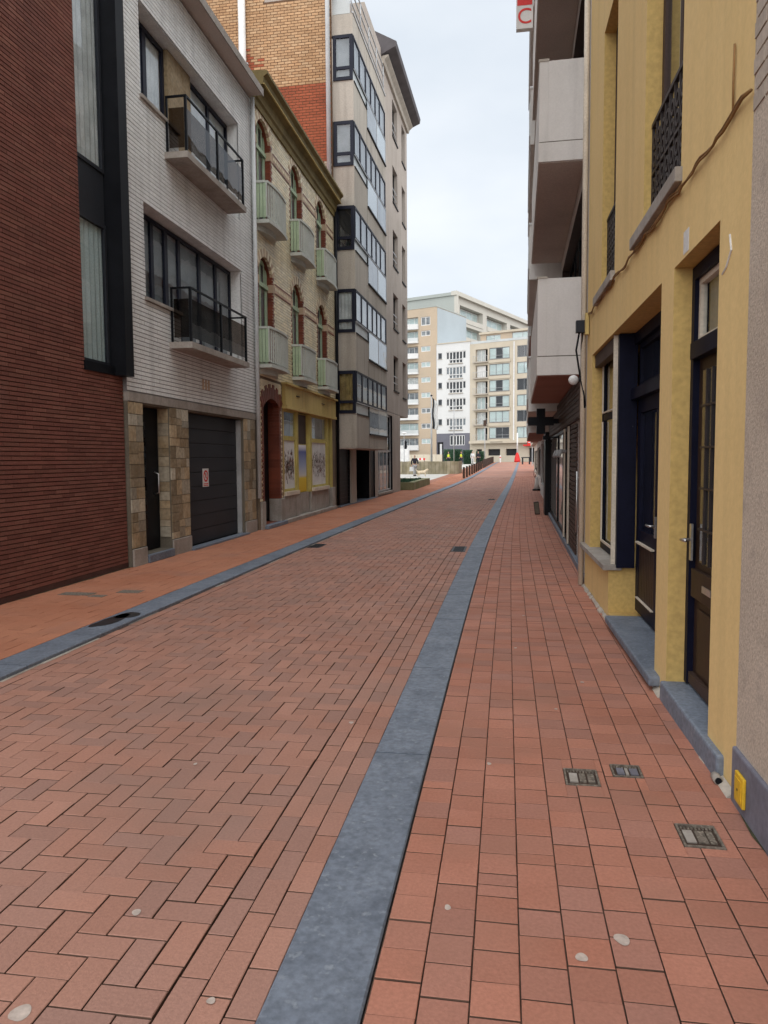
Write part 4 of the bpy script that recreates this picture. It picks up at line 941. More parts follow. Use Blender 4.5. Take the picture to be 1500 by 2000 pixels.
lp = [(5.86, Fc.y(.10), 3.10), (5.90, Fc.y(.13), 2.9), (5.92, Fc.y(.08), 2.6), (5.9, Fc.y(.03), 2.35), (5.9, Fc.y(.02), 2.2)]
Fc.mb('cable_loop', MB().tube(lp, .012, 6), 'black', smooth=True); Fc.mb('cable_loop', MB().tube([(a + .02, b_ * .5, c + (.02 if i else .1)) for i, (a, b_, c) in enumerate(lp)], .009, 6), 'black', smooth=True)
dp_ = F.mb('drainpipe', MB().tube([(5.93, F.y(.04), .02), (5.93, F.y(.04), 10.3)], .035, 8), 'cream', smooth=True)
pe = thing('pipe_stub', (1.0, 3.72, .02), 'short dark pipe end by the doorstep next to the beige wall', 'pipe')
MB().tube([(1.03, 3.70, .035), (1.03, 3.76, .035)], .022, 12).build('pipe', 'greystone', pe, smooth=True); MB().tube([(1.03, 3.694, .035), (1.03, 3.701, .035)], .016, 10).build('bore', 'black', pe)

# ---- pharmacy building with grey balconies
RA = 1.0
t = thing('balcony_building', (1.07, 9.5, 0), 'grey rendered building with boxy solid balconies above the dark slatted pharmacy front', 'building', R(-RA))
F = Fr((1.07, 9.46), RA, -1, t)
PH = [(2.1, 11.2, .10, 2.12, .9), (.95, 2.05, .10, 2.6, .35)]
for k in range(4): PH.append((1.9, 6.9, 3.1 + k * 2.97, 5.5 + k * 2.97, .5))
F.wall('wall', ['greyrender', 'brownwood', 'room'], 0, 7.2, 0, 16.5, [h for h in PH if h[1] <= 7.2], back=1.0)
F.box('rear_body', 'greyrender', 0, 7.2, -1.02, -9, 0, 16.5)
for k in range(4): F.window(1.92, 6.88, 3.12 + k * 2.97, 5.48 + k * 2.97, -.15, 'black', vs=(3.2, 4.4, 5.6), fw=.06, curtain='dim', cd=.2)
F.box('dark_cladding', 'brownwood', .9, 11.6, .002, .05, 2.16, 2.74)
for k in range(7): F.box('cladding_slat', 'brownwood', .9, 11.6, .051, .062, 2.18 + k * .08, 2.18 + k * .08 + .066)
for k in range(27): F.box('slat', 'brownwood', 2.20, 3.55, -.02, .03, .11 + k * .075, .11 + k * .075 + .058)
F.box('slat_backing', 'black', 2.18, 3.57, -.06, -.03, .11, 2.14)
dd_ = F.box('shop_door', 'black', 1.0, 2.04, -.04, -.09, .11, 2.58)
F.mb('pull_handle', MB().tube([(1.55, F.y(.06), .52), (1.55, F.y(.06), 1.40)], .014, 8), 'steel', dd_, smooth=True)
for z in (.6, 1.3): F.box('handle_stay', 'steel', 1.54, 1.56, -.039, .05, z, z + .02, dd_)
Wf = F.wall('shop_wall', ['greyrender', 'greyrender', 'room'], 7.21, 12.6, 0, 2.75, [], back=1.0)
wn_ = F.window(3.62, 11.3, .12, 2.14, .03, 'black', vs=(4.9, 5.6, 7.6), fw=.06, mw=.12, curtain='cream', cd=.12, name='shop_window', th=.06)
F.box('window_mullion', 'cream', 3.57, 3.75, .035, .06, .12, 2.13, wn_); F.box('window_mullion', 'cream', 4.7, 4.84, .035, .06, .12, 2.13, wn_)
F.box('shop_plinth', 'bluestone', .02, 12.0, .001, .07, 0, .10, b=.006)
F.box('shop_post', 'black', 11.35, 12.4, .001, .16, .02, 2.3)
for k in range(3):   # rail with little spotlights in front of the glass
    F.mb('spotlight', MB().tube([(3.9 + k * .9, F.y(.07), 1.70), (3.9 + k * .9, F.y(.16), 1.72), (3.8 + k * .9, F.y(.2), 1.62)], .03, 8), 'aluminium', smooth=True)
def balcony_box(F, s0, s1, d, zb, zt, sm):
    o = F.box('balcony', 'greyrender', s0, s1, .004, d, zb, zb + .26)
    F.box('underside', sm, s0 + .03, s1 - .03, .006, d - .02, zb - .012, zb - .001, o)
    F.box('parapet', 'greyrender', s0 + .01, s1 - .01, d - .13, d - .006, zb + .275, zt, o); F.box('parapet', 'greyrender', s0 + .006, s0 + .13, .006, d - .131, zb + .275, zt, o); F.box('parapet', 'greyrender', s1 - .13, s1 - .006, .006, d - .131, zb + .275, zt, o)
    F.box('coping', 'concrete', s0, s1, d - .14, d + .006, zt, zt + .03, o)
    F.box('shadow_joint', 'stonejoint', s0 + .012, s1 - .012, .01, d - .012, zb + .258, zb + .277, o)
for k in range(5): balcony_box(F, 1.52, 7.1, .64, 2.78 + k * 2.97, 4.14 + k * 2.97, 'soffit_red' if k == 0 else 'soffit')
F.mb('corner_pipe', MB().tube([(.45, F.y(.05), .1), (.45, F.y(.05), 16)], .04, 8), 'greyrender', smooth=True)
lm = thing('globe_wall_lamp', (1.0, 10.3, 2.64), 'white globe lamp on the dark wall under the lowest grey balcony', 'lamp')
Fl = Fr((1.07, 9.46), RA, -1, lm)
gl_ = MB(); c0 = Fl.W(.92, .17, 2.64)
gl_.lathe([(.066 * math.sin(math.pi * k / 10) + .001, -.066 * math.cos(math.pi * k / 10)) for k in range(11)], tuple(c0), 16); gl_.build('globe', 'white', lm, smooth=True)
Fl.mb('arm', MB().tube([(.92, Fl.y(.01), 2.64), (.92, Fl.y(.10), 2.64)], .02, 8), 'anthracite', smooth=True)
# cross sign of the pharmacy
pc = thing('pharmacy_cross', (.8, 16.0, 2.2), 'black pharmacy cross sign hanging out over the pavement', 'sign')
Fp = Fr((0, 16.0), 90, 1, pc); cx_, cz_, a_ = .755, 2.36, .088
Fp.mb('cross', MB().prism([(cx_ + x * a_, cz_ + z * a_) for x, z in ((-1, -3), (1, -3), (1, -1), (3, -1), (3, 1), (1, 1), (1, 3), (-1, 3), (-1, 1), (-3, 1), (-3, -1), (-1, -1))], 1, -.07, .07), 'black')
Fp.box('bracket', 'black', cx_ + .265, 1.14, -.02, .02, 2.31, 2.41); Fp.box('camera_box', 'black', .80, .90, -.05, .08, 1.98, 2.06)
Fp.box('camera_arm', 'black', .90, 1.14, -.01, .02, 2.01, 2.04)
# ---- next buildings up the right side
def side_house(Y0, Y1, X0, lv, d, zb, wallm, sm, label, win=True, top=15):
    x0 = X0; t = thing('side_apartment_building', (x0, Y0, 0), label, 'building', R(-RA), group='buildings beyond the pharmacy')
    F = Fr((x0, Y0), 1.4, -1, t); L_ = Y1 - Y0
    F.wall('wall', [wallm, wallm, 'room'], 0, L_, 0, top, [(.8, L_ - .8, .5, 2.2, .5)], back=.9); F.box('rear_body', wallm, 0, L_, -.92, -9, 0, top)
    F.window(.82, L_ - .82, .52, 2.18, -.1, 'black', vs=(L_ * .3, L_ * .5, L_ * .7), fw=.07, curtain='dim', cd=.2, name='shop_window')
    for k in range(lv):
        z = zb + k * 2.85
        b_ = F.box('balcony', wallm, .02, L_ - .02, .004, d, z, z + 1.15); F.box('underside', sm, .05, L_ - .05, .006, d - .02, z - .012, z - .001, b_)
        F.box('coping', 'white', .0, L_, .0, d + .015, z + 1.151, z + 1.2, b_); F.box('front_panel', 'frosted', .3, L_ - .3, d + .001, d + .02, z + .3, z + 1.0, b_)
        F.window(.8, L_ - .8, z + 1.3, z + 2.5, .02, 'black', vs=(L_ * .35, L_ * .65), fw=.07, curtain='dim', cd=.015, th=.03, panes=False)
    return t
side_house(16.75, 22.6, 1.20, 4, .68, 2.62, 'greyrender', 'soffit', 'white-grey building with stacked balcony fronts right after the pharmacy', top=13.6)
side_house(22.7, 34, 1.34, 4, .62, 2.35, 'farwhite', 'soffit_red', 'pale building with brown balcony undersides past the cross sign', top=13.4)
side_house(34.1, 50, 1.75, 3, .45, 2.6, 'concrete2', 'soffit_red', 'red-brown fronted building behind the parked bicycles', top=12.6)
side_house(50.1, 74, 2.3, 2, .35, 2.7, 'cream', 'soffit', 'cream low building at the upper end of the right pavement', top=8.5)
sg_ = thing('vertical_shop_sign', (.45, 15.0, 9.9), 'projecting light sign with a red panel and a red letter high up', 'sign')
Fs = Fr((0, 15.0), 90, 1, sg_)
Fs.box('panel', 'greyrender', .19, .50, -.06, .06, 9.72, 13.0); Fs.box('red_field', 'red', .205, .485, .0601, .064, 10.14, 12.9)
text('C', .40, 'red', Fs.Mx @ Matrix.Translation((.345, Fs.y(.0615), 9.93)) @ Matrix.Rotation(R(90), 4, 'X'), sg_)
text('E', .36, 'white', Fs.Mx @ Matrix.Translation((.345, Fs.y(.0655), 10.42)) @ Matrix.Rotation(R(90), 4, 'X'), sg_)
Fs.box('bracket', 'aluminium', .50, 1.2, -.02, .02, 12.6, 12.66)
bl = thing('leaning_block', (.97, 21.2, .02), 'short brown wooden block standing by the black pharmacy post', 'block')
bl_m = Matrix.Translation((.93, 21.2, .012)) @ Matrix.Rotation(R(-7), 4, 'Y'); bev(MB().box(-.07, .07, -.09, .09, 0, .36).build('block', 'brownwood', bl, bl_m), .01); MB().box(-.055, .055, -.0935, -.0905, .03, .33).build('face_plate', 'stonejoint', bl, bl_m)
cn = thing('cone_foot_stand', (1.55, 36.5, .0), 'pale tapering stand on a dark foot against the right-hand wall', 'stand')
MB().lathe([(.20, 0), (.20, .08), (.19, .09)], (1.55, 36.5, .01), 14).build('foot', 'black', cn); MB().lathe([(.14, .09), (.10, .3), (.07, .62), (.03, .68)], (1.55, 36.5, .01), 14).build('body', 'greyrender', cn, smooth=True)

# ================================================================== FAR SQUARE
def g3(x, y): return Vector((x, y, gz(y)))
FA = 112.5; FW = (-11.94, 130.0)
def far_thing(name, s, label):
    q = Fr(FW, FA, 1, None).W(s, 0, gz(130)); return thing(name, q, label, 'building', R(90 - FA), group=None)
# tan block with curved balconies
t = far_thing('tan_apartment_block', -4, 'tan brick apartment block with curved white balconies behind the flagpole')
F = Fr(FW, FA, 1, t)
zt_ = [26.2, 23.83, 21.15, 18.45, 15.8, 13.15, 10.45, 7.75, 5.1]
TH = [(-2.75, -.88, z - (1.5 if i == 0 else .95), z, .3) for i, z in enumerate(zt_)]
TB = [(-9.0, -3.3, z - 1.85, z + .1, .9) for z in zt_]
F.wall('wall', ['fartan', 'fartan', 'room'], -11, .27, 0, 27.7, TH + TB, back=1.2)
F.box('rear_body', 'fartan', -11, .26, -1.22, -12, 0, 27.69); F.box('party_wall', 'fargable', .262, .30, -.4, -12, 15, 27.6)
F.box('roof_edge', 'fargreen', -11.1, .35, -12, .06, 27.7, 27.85)
for i, z in enumerate(zt_):
    zb_ = z - (1.5 if i == 0 else .95)
    F.window(-2.73, -.9, zb_ + .02, z - .02, -.08, 'white', vs=(-1.8,), fw=.12, mw=.14, curtain=['dim', 'dim', 'curtain_green', 'curtain_green', 'curtain_green', 'curtain_green', 'dim', 'dim', 'curtain_green'][i], cd=.05, glassm='glass_clear')
    F.window(-8.9, -3.4, z - 1.8, z + .05, -.5, 'white', vs=(-7.2, -5.4, -4.3), fw=.08, curtain=['curtain_green', 'curtain_green', 'dim', 'curtain_green', 'curtain', 'dim', 'dim', 'curtain_green', 'dim'][i], cd=.05, glassm='glass_clear', name='balcony_door')
    pr = [(-9.2, F.y(.0))] + [(-9.2 + 6.0 * k / 10, F.y(.35 + .8 * math.sin(math.pi * (.15 + .85 * k / 10)))) for k in range(11)] + [(-3.2, F.y(0))]
    bo = F.mb('balcony', MB().prism(pr, 2, z - 2.05, z - 1.75), 'farwhite')
    F.mb('balcony_front', MB().prism([pr[0]] + [(a, b_ * .97) for a, b_ in pr[1:-1]] + [pr[-1]], 2, z - 1.749, z - 1.15), 'frosted' if i % 2 else 'farwhite', bo)
# white block
t = far_thing('white_apartment_block', 3.3, 'white rendered narrow apartment block with dark grey ground floor')
F = Fr(FW, FA, 1, t)
wt = [19.77, 17.2, 14.72, 11.85, 8.46]
WHs = []
for z in wt: WHs += [(.64, 1.38, z - 1.1, z - .08, .3), (2.2, 2.78, z - 1.3, z, .3), (2.78, 5.3, z - 2.0, z, .3), (5.3, 5.93, z - 1.3, z, .3)]
F.wall('wall', ['farwhite', 'farwhite', 'room'], .31, 6.66, 5.88, 21.2, WHs, back=1.0)
F.box('cornice', 'farbeige', .25, 6.70, -.4, .12, 21.2, 21.36)
F.wall('ground_floor', ['fargrey', 'fargrey', 'room'], .31, 6.66, 0, 5.87, [(.42, 1.62, 1.0, 4.4, .4), (2.84, 5.7, 3.8, 5.55, .3)], back=1.0)
F.box('rear_body', 'farwhite', .31, 6.66, -1.02, -12, 0, 21.2)
for i, z in enumerate(wt):
    F.window(.66, 1.36, z - 1.08, z - .1, -.06, 'dim', fw=.08); F.box('sill', 'concrete', .55, 1.46, -.05, .08, z - 1.2, z - 1.11)
    F.window(2.22, 2.77, z - 1.28, z - .02, -.06, 'white', fw=.09, curtain='dim' if i in (1,) else None, cd=.1); F.window(5.31, 5.91, z - 1.28, z - .02, -.06, 'white', fw=.09, curtain='dim' if i in (1, 4) else None, cd=.1)
    o = F.window(2.79, 5.29, z - 1.98, z - .02, -.06, 'white', vs=(3.4, 4.04, 4.68), hs=(z - 1.35,), fw=.10, mw=.16, curtain='dim' if i in (1, 4) else None, cd=.1)
    F.box('window_ledge', 'concrete', 2.65, 5.4, -.05, .16, z - 2.1, z - 1.99, o); F.box('guard_bar', 'aluminium', 2.8, 5.28, .02, .05, z - 1.45, z - 1.38, o)
F.window(2.86, 5.68, 3.82, 5.53, -.06, 'white', vs=(3.5, 4.1, 4.7, 5.2), fw=.1, mw=.16); d_ = F.box('entrance_door', 'farwhite', .9, 1.3, -.1, -.2, 1.0, 4.1); F.box('door_glass', 'black', 1.34, 1.58, -.12, -.2, 1.2, 4.0, d_)
# beige block
t = far_thing('beige_apartment_block', 12, 'cream beige apartment block with recessed balconies closing the street')
F = Fr(FW, FA, 1, t)
bt = [19.79, 17.14, 14.48, 11.89, 9.37, 6.70]
BH = []
for z in bt: BH += [(7.7, 9.9, z - 2.15, z - .05, .9), (10.2, 13.8, z - 1.85, z, .4), (15.1, 17.6, z - 1.85, z, .4), (19.0, 22.0, z - 1.85, z, .4)]
BG = [(10.0, 12.2, 2.0, 3.1, .4), (13.2, 15.2, 2.0, 3.1, .4), (17.2, 18.8, .9, 3.2, .5), (7.9, 8.9, 1.2, 3.1, .4)]
F.wall('wall', ['farbeige', 'farbeige', 'room'], 6.68, 26, 4.2, 20.7, BH, back=1.2)
F.wall('ground_floor', ['farbeige', 'farbeige', 'room'], 6.68, 26, 0, 4.19, BG, back=1.2)
F.box('rear_body', 'farbeige', 6.68, 26, -1.22, -14, 0, 20.7)
F.wall('penthouse', ['fartan', 'fartan', 'room'], 8.6, 26, 20.71, 22.1, [(9.6, 12.2, 20.85, 21.9, .4), (14.2, 18.5, 20.8, 22.0, .4)], back=1.0)
F.box('penthouse_roof', 'farbeige', 8.4, 26.2, -9, .25, 22.1, 22.45); F.box('terrace_glass', 'frosted', 6.8, 26, .0, .03, 20.72, 21.1)
F.window(9.62, 12.18, 20.87, 21.88, -.1, 'aluminium', vs=(11.0,), fw=.08, curtain='curtain_green', cd=.05, glassm='glass_clear'); F.window(14.22, 18.48, 20.82, 21.98, -.1, 'aluminium', vs=(16,), fw=.08, curtain='curtain_green', cd=.05, glassm='glass_clear')
rr = random.Random(3)
for i, z in enumerate(bt):
    F.window(10.22, 13.78, z - 1.83, z - .02, -.06, 'dim', vs=(11.4, 12.55), fw=.08, mw=.1, curtain=None, cd=.05, glassm='glass_clear', name='window')
    for k, (a, b_) in enumerate(((10.3, 11.35), (11.45, 12.5), (12.6, 13.7))):
        if (i, k) not in ((0, 1), (2, 1), (3, 1), (5, 1), (5, 2)): F.box('window_blind', 'curtain_green', a, b_, -.112, -.10, z - 1.8, z - .05)
    F.box('window_ledge', 'greystone', 10.1, 13.9, -.02, .10, z - 1.93, z - 1.86); F.box('guard_bar', 'aluminium', 10.25, 13.75, .02, .05, z - 1.3, z - 1.26)
    F.window(15.12, 17.58, z - 1.83, z - .02, -.06, 'dim', vs=(16.3,), fw=.08, curtain='curtain_green' if i in (1, 3, 5) else None, cd=.05, glassm='glass_clear')
    F.window(7.75, 9.3, z - 2.1, z - .1, -.55, 'white', vs=(8.5,), fw=.08, mw=.1, curtain=('curtain_green' if i % 2 else 'curtain'), cd=.05, glassm='glass_clear', name='balcony_door')
    b_ = F.box('balcony', 'concrete', 7.4, 10.1, .005, .5, z - 2.3, z - 2.12); F.box('balcony_rail', 'aluminium', 7.4, 10.1, .46, .49, z - 1.25, z - 1.2, b_)
    for k in range(7): F.box('rail_post', 'aluminium', 7.45 + k * .43, 7.49 + k * .43, .46, .49, z - 2.11, z - 1.25, b_)
    F.box('storey_band', 'farbeige', 10.1, 14.0, .004, .14, z - 2.45, z - 1.97)
F.box('white_blind', 'white', 7.8, 9.4, -.45, -.42, 15.1, 17.0)
F.box('canopy', 'farbeige', 6.9, 20, .004, .9, 4.05, 4.45); F.box('canopy_lettering_band', 'stonejoint', 10.8, 13.0, .901, .91, 4.18, 4.30)
F.box('red_awning', 'red', 16.6, 18.9, .1, 1.0, 3.5, 3.75); F.box('corner_pipe', 'white', 14.5, 14.7, .004, .15, 4.5, 20.5)
# tall block behind
tall = Fr(FW, FA, 1, None).W(-4.2, -16, 0); t = thing('tall_corner_block', tuple(tall), 'tall grey-green gabled block with a long receding cornice behind the tan block', 'building', R(90 - 22.5))
Ft = Fr((tall.x, tall.y), 22.5, 1, t)
TT = 33.0
TL_ = [(2.5 + k * 13, 13.5 + k * 13, TT - 4.6, TT - 1.4, 1.5) for k in range(6)] + [(2.5 + k * 13, 13.5 + k * 13, TT - 8.2, TT - 5.2, 1.5) for k in range(6)]
Ft.wall('long_front', ['farcream', 'farcream', 'dim'], 0, 84, 0, TT, TL_, back=1.7); Ft.box('rear_body', 'fargreen', 0.02, 84, -1.72, -16, 0, TT)
Ft.box('cornice', 'farcream', -.3, 84, -.5, .7, TT, TT + .8); Ft.box('roof_edge', 'fargreen', -.32, 84, -16, -.5, TT + .01, TT + .6)
for k in range(12):
    s0 = 2.6 + (k % 6) * 13; z0 = TT - 4.55 if k < 6 else TT - 8.15
    Ft.window(s0, s0 + 10.8, z0, z0 + 3.0, -1.2, 'white', vs=(s0 + 2.6, s0 + 5.4, s0 + 8.1), fw=.15, curtain='curtain_green', cd=.05, glassm='glass_clear', name='loggia_glazing')
    Ft.box('loggia_front', 'farcream', s0, s0 + 10.8, -.1, .1, z0, z0 + .9)
Gt = Fr((tall.x, tall.y), FA, 1, t); Gt.box('gable_face', 'fargreen', -14, .05, .0, .06, 0, TT + .3); Gt.box('gable_edge', 'farcream', .05, .9, -.1, .07, 0, TT + .02)

# ---- planters, bollards, boards
t = thing('stone_planter', (-5.5, 40, 0), 'low mossy concrete planter box beside the apartment block', 'planter')
MB().box(-9.5, -4.45, 36.8, 37.05, 0, .42).build('wall', 'mossy', t); MB().box(-4.75, -4.45, 37.06, 44.5, 0, .42).build('wall', 'mossy', t); MB().box(-9.5, -4.76, 37.06, 44.4, 0, .30).build('soil', 'leaf', t)
MB().box(-9.5, -4.43, 44.51, 44.8, 0, .42).build('wall', 'mossy', t)
t = thing('board_planter', (-6.5, 63, 0), 'long weathered board-clad planter wall with green stains behind the walker', 'planter')
for k in range(26): MB().box(-12.6 + k * .33, -12.29 + k * .33, 66.0, 66.08, gz(66), gz(66) + 1.15 + random.uniform(-.02, .02)).build('board', 'planks', t)
for k in range(14): MB().box(-4.02, -3.94, 66.0 + k * .33, 66.31 + k * .33, gz(66), gz(66) + 1.15).build('board', 'planks', t)
MB().box(-12.6, -4.03, 66.09, 70.6, gz(66), gz(66) + 1.05).build('core', 'mossy', t)
gr_t = MB(); rr = random.Random(5)
for k in range(900):
    x, y_ = rr.uniform(-9.3, -4.9), rr.uniform(37.2, 44.2); h_ = rr.uniform(.06, .22); a = rr.uniform(0, 6.28); gr_t.quad((x, y_, .29), (x + .05 * math.cos(a), y_ + .05 * math.sin(a), .29), (x + .07 * math.cos(a) + .03, y_ + .05, .29 + h_), (x + .02, y_ + .02, .29 + h_))
tag(gr_t.build('planter_plants', 'leaf', fix=False), 'low green plants growing in the mossy concrete planter', 'plants', kind='stuff')
bp = None
for k in range(9):
    y = 55.5 + k * 3.0; x = -3.78 + ox(y) * .93 - .25; z = gz(y)
    if bp is None:
        bp = MB().lathe([(.085, 0), (.085, .70), (.075, .72), (.075, .76), (.088, .78), (.088, .84), (.05, .88)], n=12).mesh('post', 'brownmetal', smooth=False); bc = MB().lathe([(.13, 0), (.13, .02), (.09, .03)], n=12).mesh('foot', 'anthracite')
    t = thing('bollard', (x, y, z), 'rust-brown steel bollard in the row along the kerb by the square', 'bollard', group='bollards along the left kerb')
    link('post', bp, Matrix.Translation((x, y, z)), t); link('foot', bc, Matrix.Translation((x, y, z)), t)
t = thing('picket_barrier', (-3.0, 92, 0), 'brown slatted barrier continuing the bollard row up to the corner', 'fence')
for k in range(34):
    y = 83 + k * .9; x = -4.0 + ox(y) * .9; z = gz(y); MB().box(x - .05, x + .05, y - .28, y + .28, z, z + .95).build('slat', 'brownmetal', t)
for zz_ in (.3, .75):
    MB().tube([(-4.0 + ox(83 + k * 3) * .9 - .06, 83 + k * 3, gz(83 + k * 3) + zz_) for k in range(11)], .03, 6).build('rail', 'brownmetal', t)
# flagpoles and lamps
def pole(name, x, y, h, label, cat, r=.06):
    t = thing(name, (x, y, gz(y)), label, cat); MB().tube([(x, y, gz(y)), (x, y, gz(y) + h)], r, 10, r1=r * .6).build('pole', 'aluminium', t, smooth=True); MB().lathe([(.16, 0), (.16, .05), (.08, .12)], (x, y, gz(y)), 12).build('base', 'anthracite', t); return t
Yp = 72; xp = -6.95
t = pole('flagpole', xp, Yp, 7.3, 'pale flagpole with a limp dark and white flag', 'flagpole', .10)
fg = MB(); n = 10
for i in range(n):
    for j in range(6):
        def P(i_, j_): return (xp + .08 + j_ * .09 + .05 * math.sin(i_ * .9), Yp + .10 * math.sin(j_ * 1.9 + i_ * .5), gz(Yp) + 7.2 - i_ * .30 - j_ * .10 * (1 if i_ < 2 else .3))
        fg.quad(P(i, j), P(i + 1, j), P(i + 1, j + 1), P(i, j + 1), m=0 if j < 2 else 1)
fo = fg.build('flag', ['anthracite', 'farwhite'], t, fix=False); so_ = fo.modifiers.new('thick', 'SOLIDIFY'); so_.thickness = .01
MB().lathe([(.10, 0), (.12, .08), (.02, .16)], (xp, Yp, gz(Yp) + 7.3), 10).build('finial', 'anthracite', t)
pole('bare_pole', -4.65, 70, 6.6, 'thin bare pale pole standing in front of the white block', 'pole', .055)
t = pole('street_lamp', -10.7, 80, 3.9, 'slim street lamp with a flat white head near the white cabinet', 'lamp', .05)
MB().lathe([(.05, 0), (.32, .06), (.34, .12), (.06, .2)], (-10.7, 80, gz(80) + 3.85), 14).build('lamp_head', 'white', t, smooth=True)
t = pole('rusty_post', -3.0, 118, 6.3, 'rusty orange post with a dark box on top at the end of the barrier', 'post', .09); MB().box(-3.25, -2.75, 117.85, 118.15, gz(118) + 5.7, gz(118) + 6.6).build('box', 'brownmetal', t)
# white cabinet
t = thing('white_cabinet', (-11.6, 84, gz(84)), 'white site cabinet with dark objects on top beside the lamp', 'cabinet')
z = gz(84); bev(MB().box(-13.0, -10.7, 83.4, 84.6, z, z + 2.2).build('body', 'white', t), .03); MB().box(-12.5, -12.1, 83.36, 83.395, z + 1.2, z + 1.6).build('hatch', 'aluminium', t)
MB().box(-11.75, -11.73, 83.37, 83.395, z + .1, z + 2.1).build('door_gap', 'anthracite', t)
for x in (-11.9, -11.1): MB().lathe([(.16, 0), (.22, .3), (.15, .6), (.2, .8), (.05, 1.0)], (x, 84, z + 2.2), 10).build('dark_object', 'black', t, smooth=True)
# hedges: clipped blocks made of many leaf cards around a core
def hedge(x, y, w_, h_, label):
    z = gz(y); t = thing('clipped_hedge', (x, y, z), label, 'hedge', group='clipped hedges on the square'); rr = random.Random(int(x * 10) + 99)
    MB().box(x - w_ / 2 + .12, x + w_ / 2 - .12, y - .5, y + .5, z, z + h_ - .12).build('core', 'leaf', t); lf = MB()
    for k in range(1600):
        f_ = rr.random()
        if f_ < .6: p = (x + rr.uniform(-w_ / 2, w_ / 2), y - .62 + rr.uniform(-.06, .06), z + rr.uniform(.02, h_))
        elif f_ < .85: p = (x + rr.uniform(-w_ / 2, w_ / 2), y + rr.uniform(-.6, .6), z + h_ + rr.uniform(-.08, .06))
        else: p = (x + rr.choice((-1, 1)) * w_ / 2, y + rr.uniform(-.6, .6), z + rr.uniform(0, h_))
        d1 = Vector((rr.gauss(0, 1), rr.gauss(0, 1), rr.gauss(0, 1))).normalized() * .07; d2 = d1.orthogonal().normalized() * .04; p = Vector(p)
        lf.quad(tuple(p - d1), tuple(p + d2), tuple(p + d1), tuple(p - d2))
    tag(lf.build('foliage', 'leaf', t, fix=False), kind='stuff')
hedge(-7.5, 104, 1.6, 2.0, 'dark clipped hedge block right behind the worker in the green top')
hedge(-6.5, 104.6, 1.3, 2.0, 'dark clipped hedge block between the two hi-vis workers')
hedge(-5.0, 104, 1.3, 1.9, 'dark clipped hedge block next to the person in white')
hedge(-3.3, 104.4, 1.1, 1.7, 'small clipped hedge block next to the brown barrier')
# low kerb wall and barriers in front of the tan block
t = thing('sand_wall', (-14, 122, gz(122)), 'low sandstone wall in front of the tan block', 'wall')
for k in range(14): bev(MB().box(-24 + k * 1.0, -23.02 + k * 1.0, 121.6, 122.1, gz(122), gz(122) + 1.3).build('block', 'farbeige', t), .03)
t = thing('work_barrier', (-12.5, 112, gz(112)), 'small red and white barrier board on the square', 'barrier')
for k in range(4): MB().box(-13 + k * .3, -12.7 + k * .3, 112, 112.05, gz(112) + .5, gz(112) + .8).build('board', 'red' if k % 2 else 'white', t)
for x in (-12.9, -11.95): MB().box(x, x + .06, 111.9, 112.2, gz(112), gz(112) + .5).build('leg', 'anthracite', t)
# red wrapped parasol on a white pole
t = thing('wrapped_parasol', (2.05, 120, gz(120)), 'red cloth-wrapped base around a tall white pole where the street ends', 'parasol')
MB().lathe([(.50, 0), (.47, .3), (.42, .6), (.33, .95), (.26, 1.2), (.12, 1.5)], (2.05, 120, gz(120)), 10).build('red_cloth', 'red', t, smooth=True); MB().tube([(2.05, 120, gz(120) + 1.4), (2.05, 120, gz(120) + 4.6)], .12, 8).build('pole', 'white', t, smooth=True)
t = thing('street_table', (2.9, 100, gz(100)), 'low dark trestle between two short posts at the street end', 'trestle')
z = gz(100); MB().box(2.25, 3.45, 99.8, 100.3, z + .85, z + .98).build('top', 'anthracite', t); MB().box(2.3, 2.5, 99.9, 100.1, z, z + .85).build('leg', 'anthracite', t); MB().box(3.2, 3.4, 99.9, 100.1, z, z + .85).build('leg', 'anthracite', t)
t = thing('no_entry_sign', (3.2, 92, gz(92)), 'round red sign on a grey post beside the cream building', 'sign')
z = gz(92); MB().tube([(3.35, 92, z), (3.35, 92, z + 3.2)], .05, 8).build('post', 'aluminium', t); MB().tube([(3.05, 91.93, z + 2.85), (3.05, 91.96, z + 2.85)], .32, 18).build('disc', 'red', t)
MB().box(2.85, 3.25, 91.915, 91.929, z + 2.80, z + 2.90).build('bar', 'white', t); MB().box(2.9, 3.35, 91.965, 91.985, z + 2.82, z + 2.88).build('bracket', 'aluminium', t)
t = thing('road_bollard_white', (-.6, 118, gz(118)), 'short white marker post on the cross street', 'post'); MB().lathe([(.12, 0), (.12, 1.0), (.06, 1.1)], (-.6, 118, gz(118)), 10).build('post', 'white', t); MB().lathe([(.125, .7), (.125, .85)], (-.6, 118, gz(118)), 10).build('band', 'red', t)

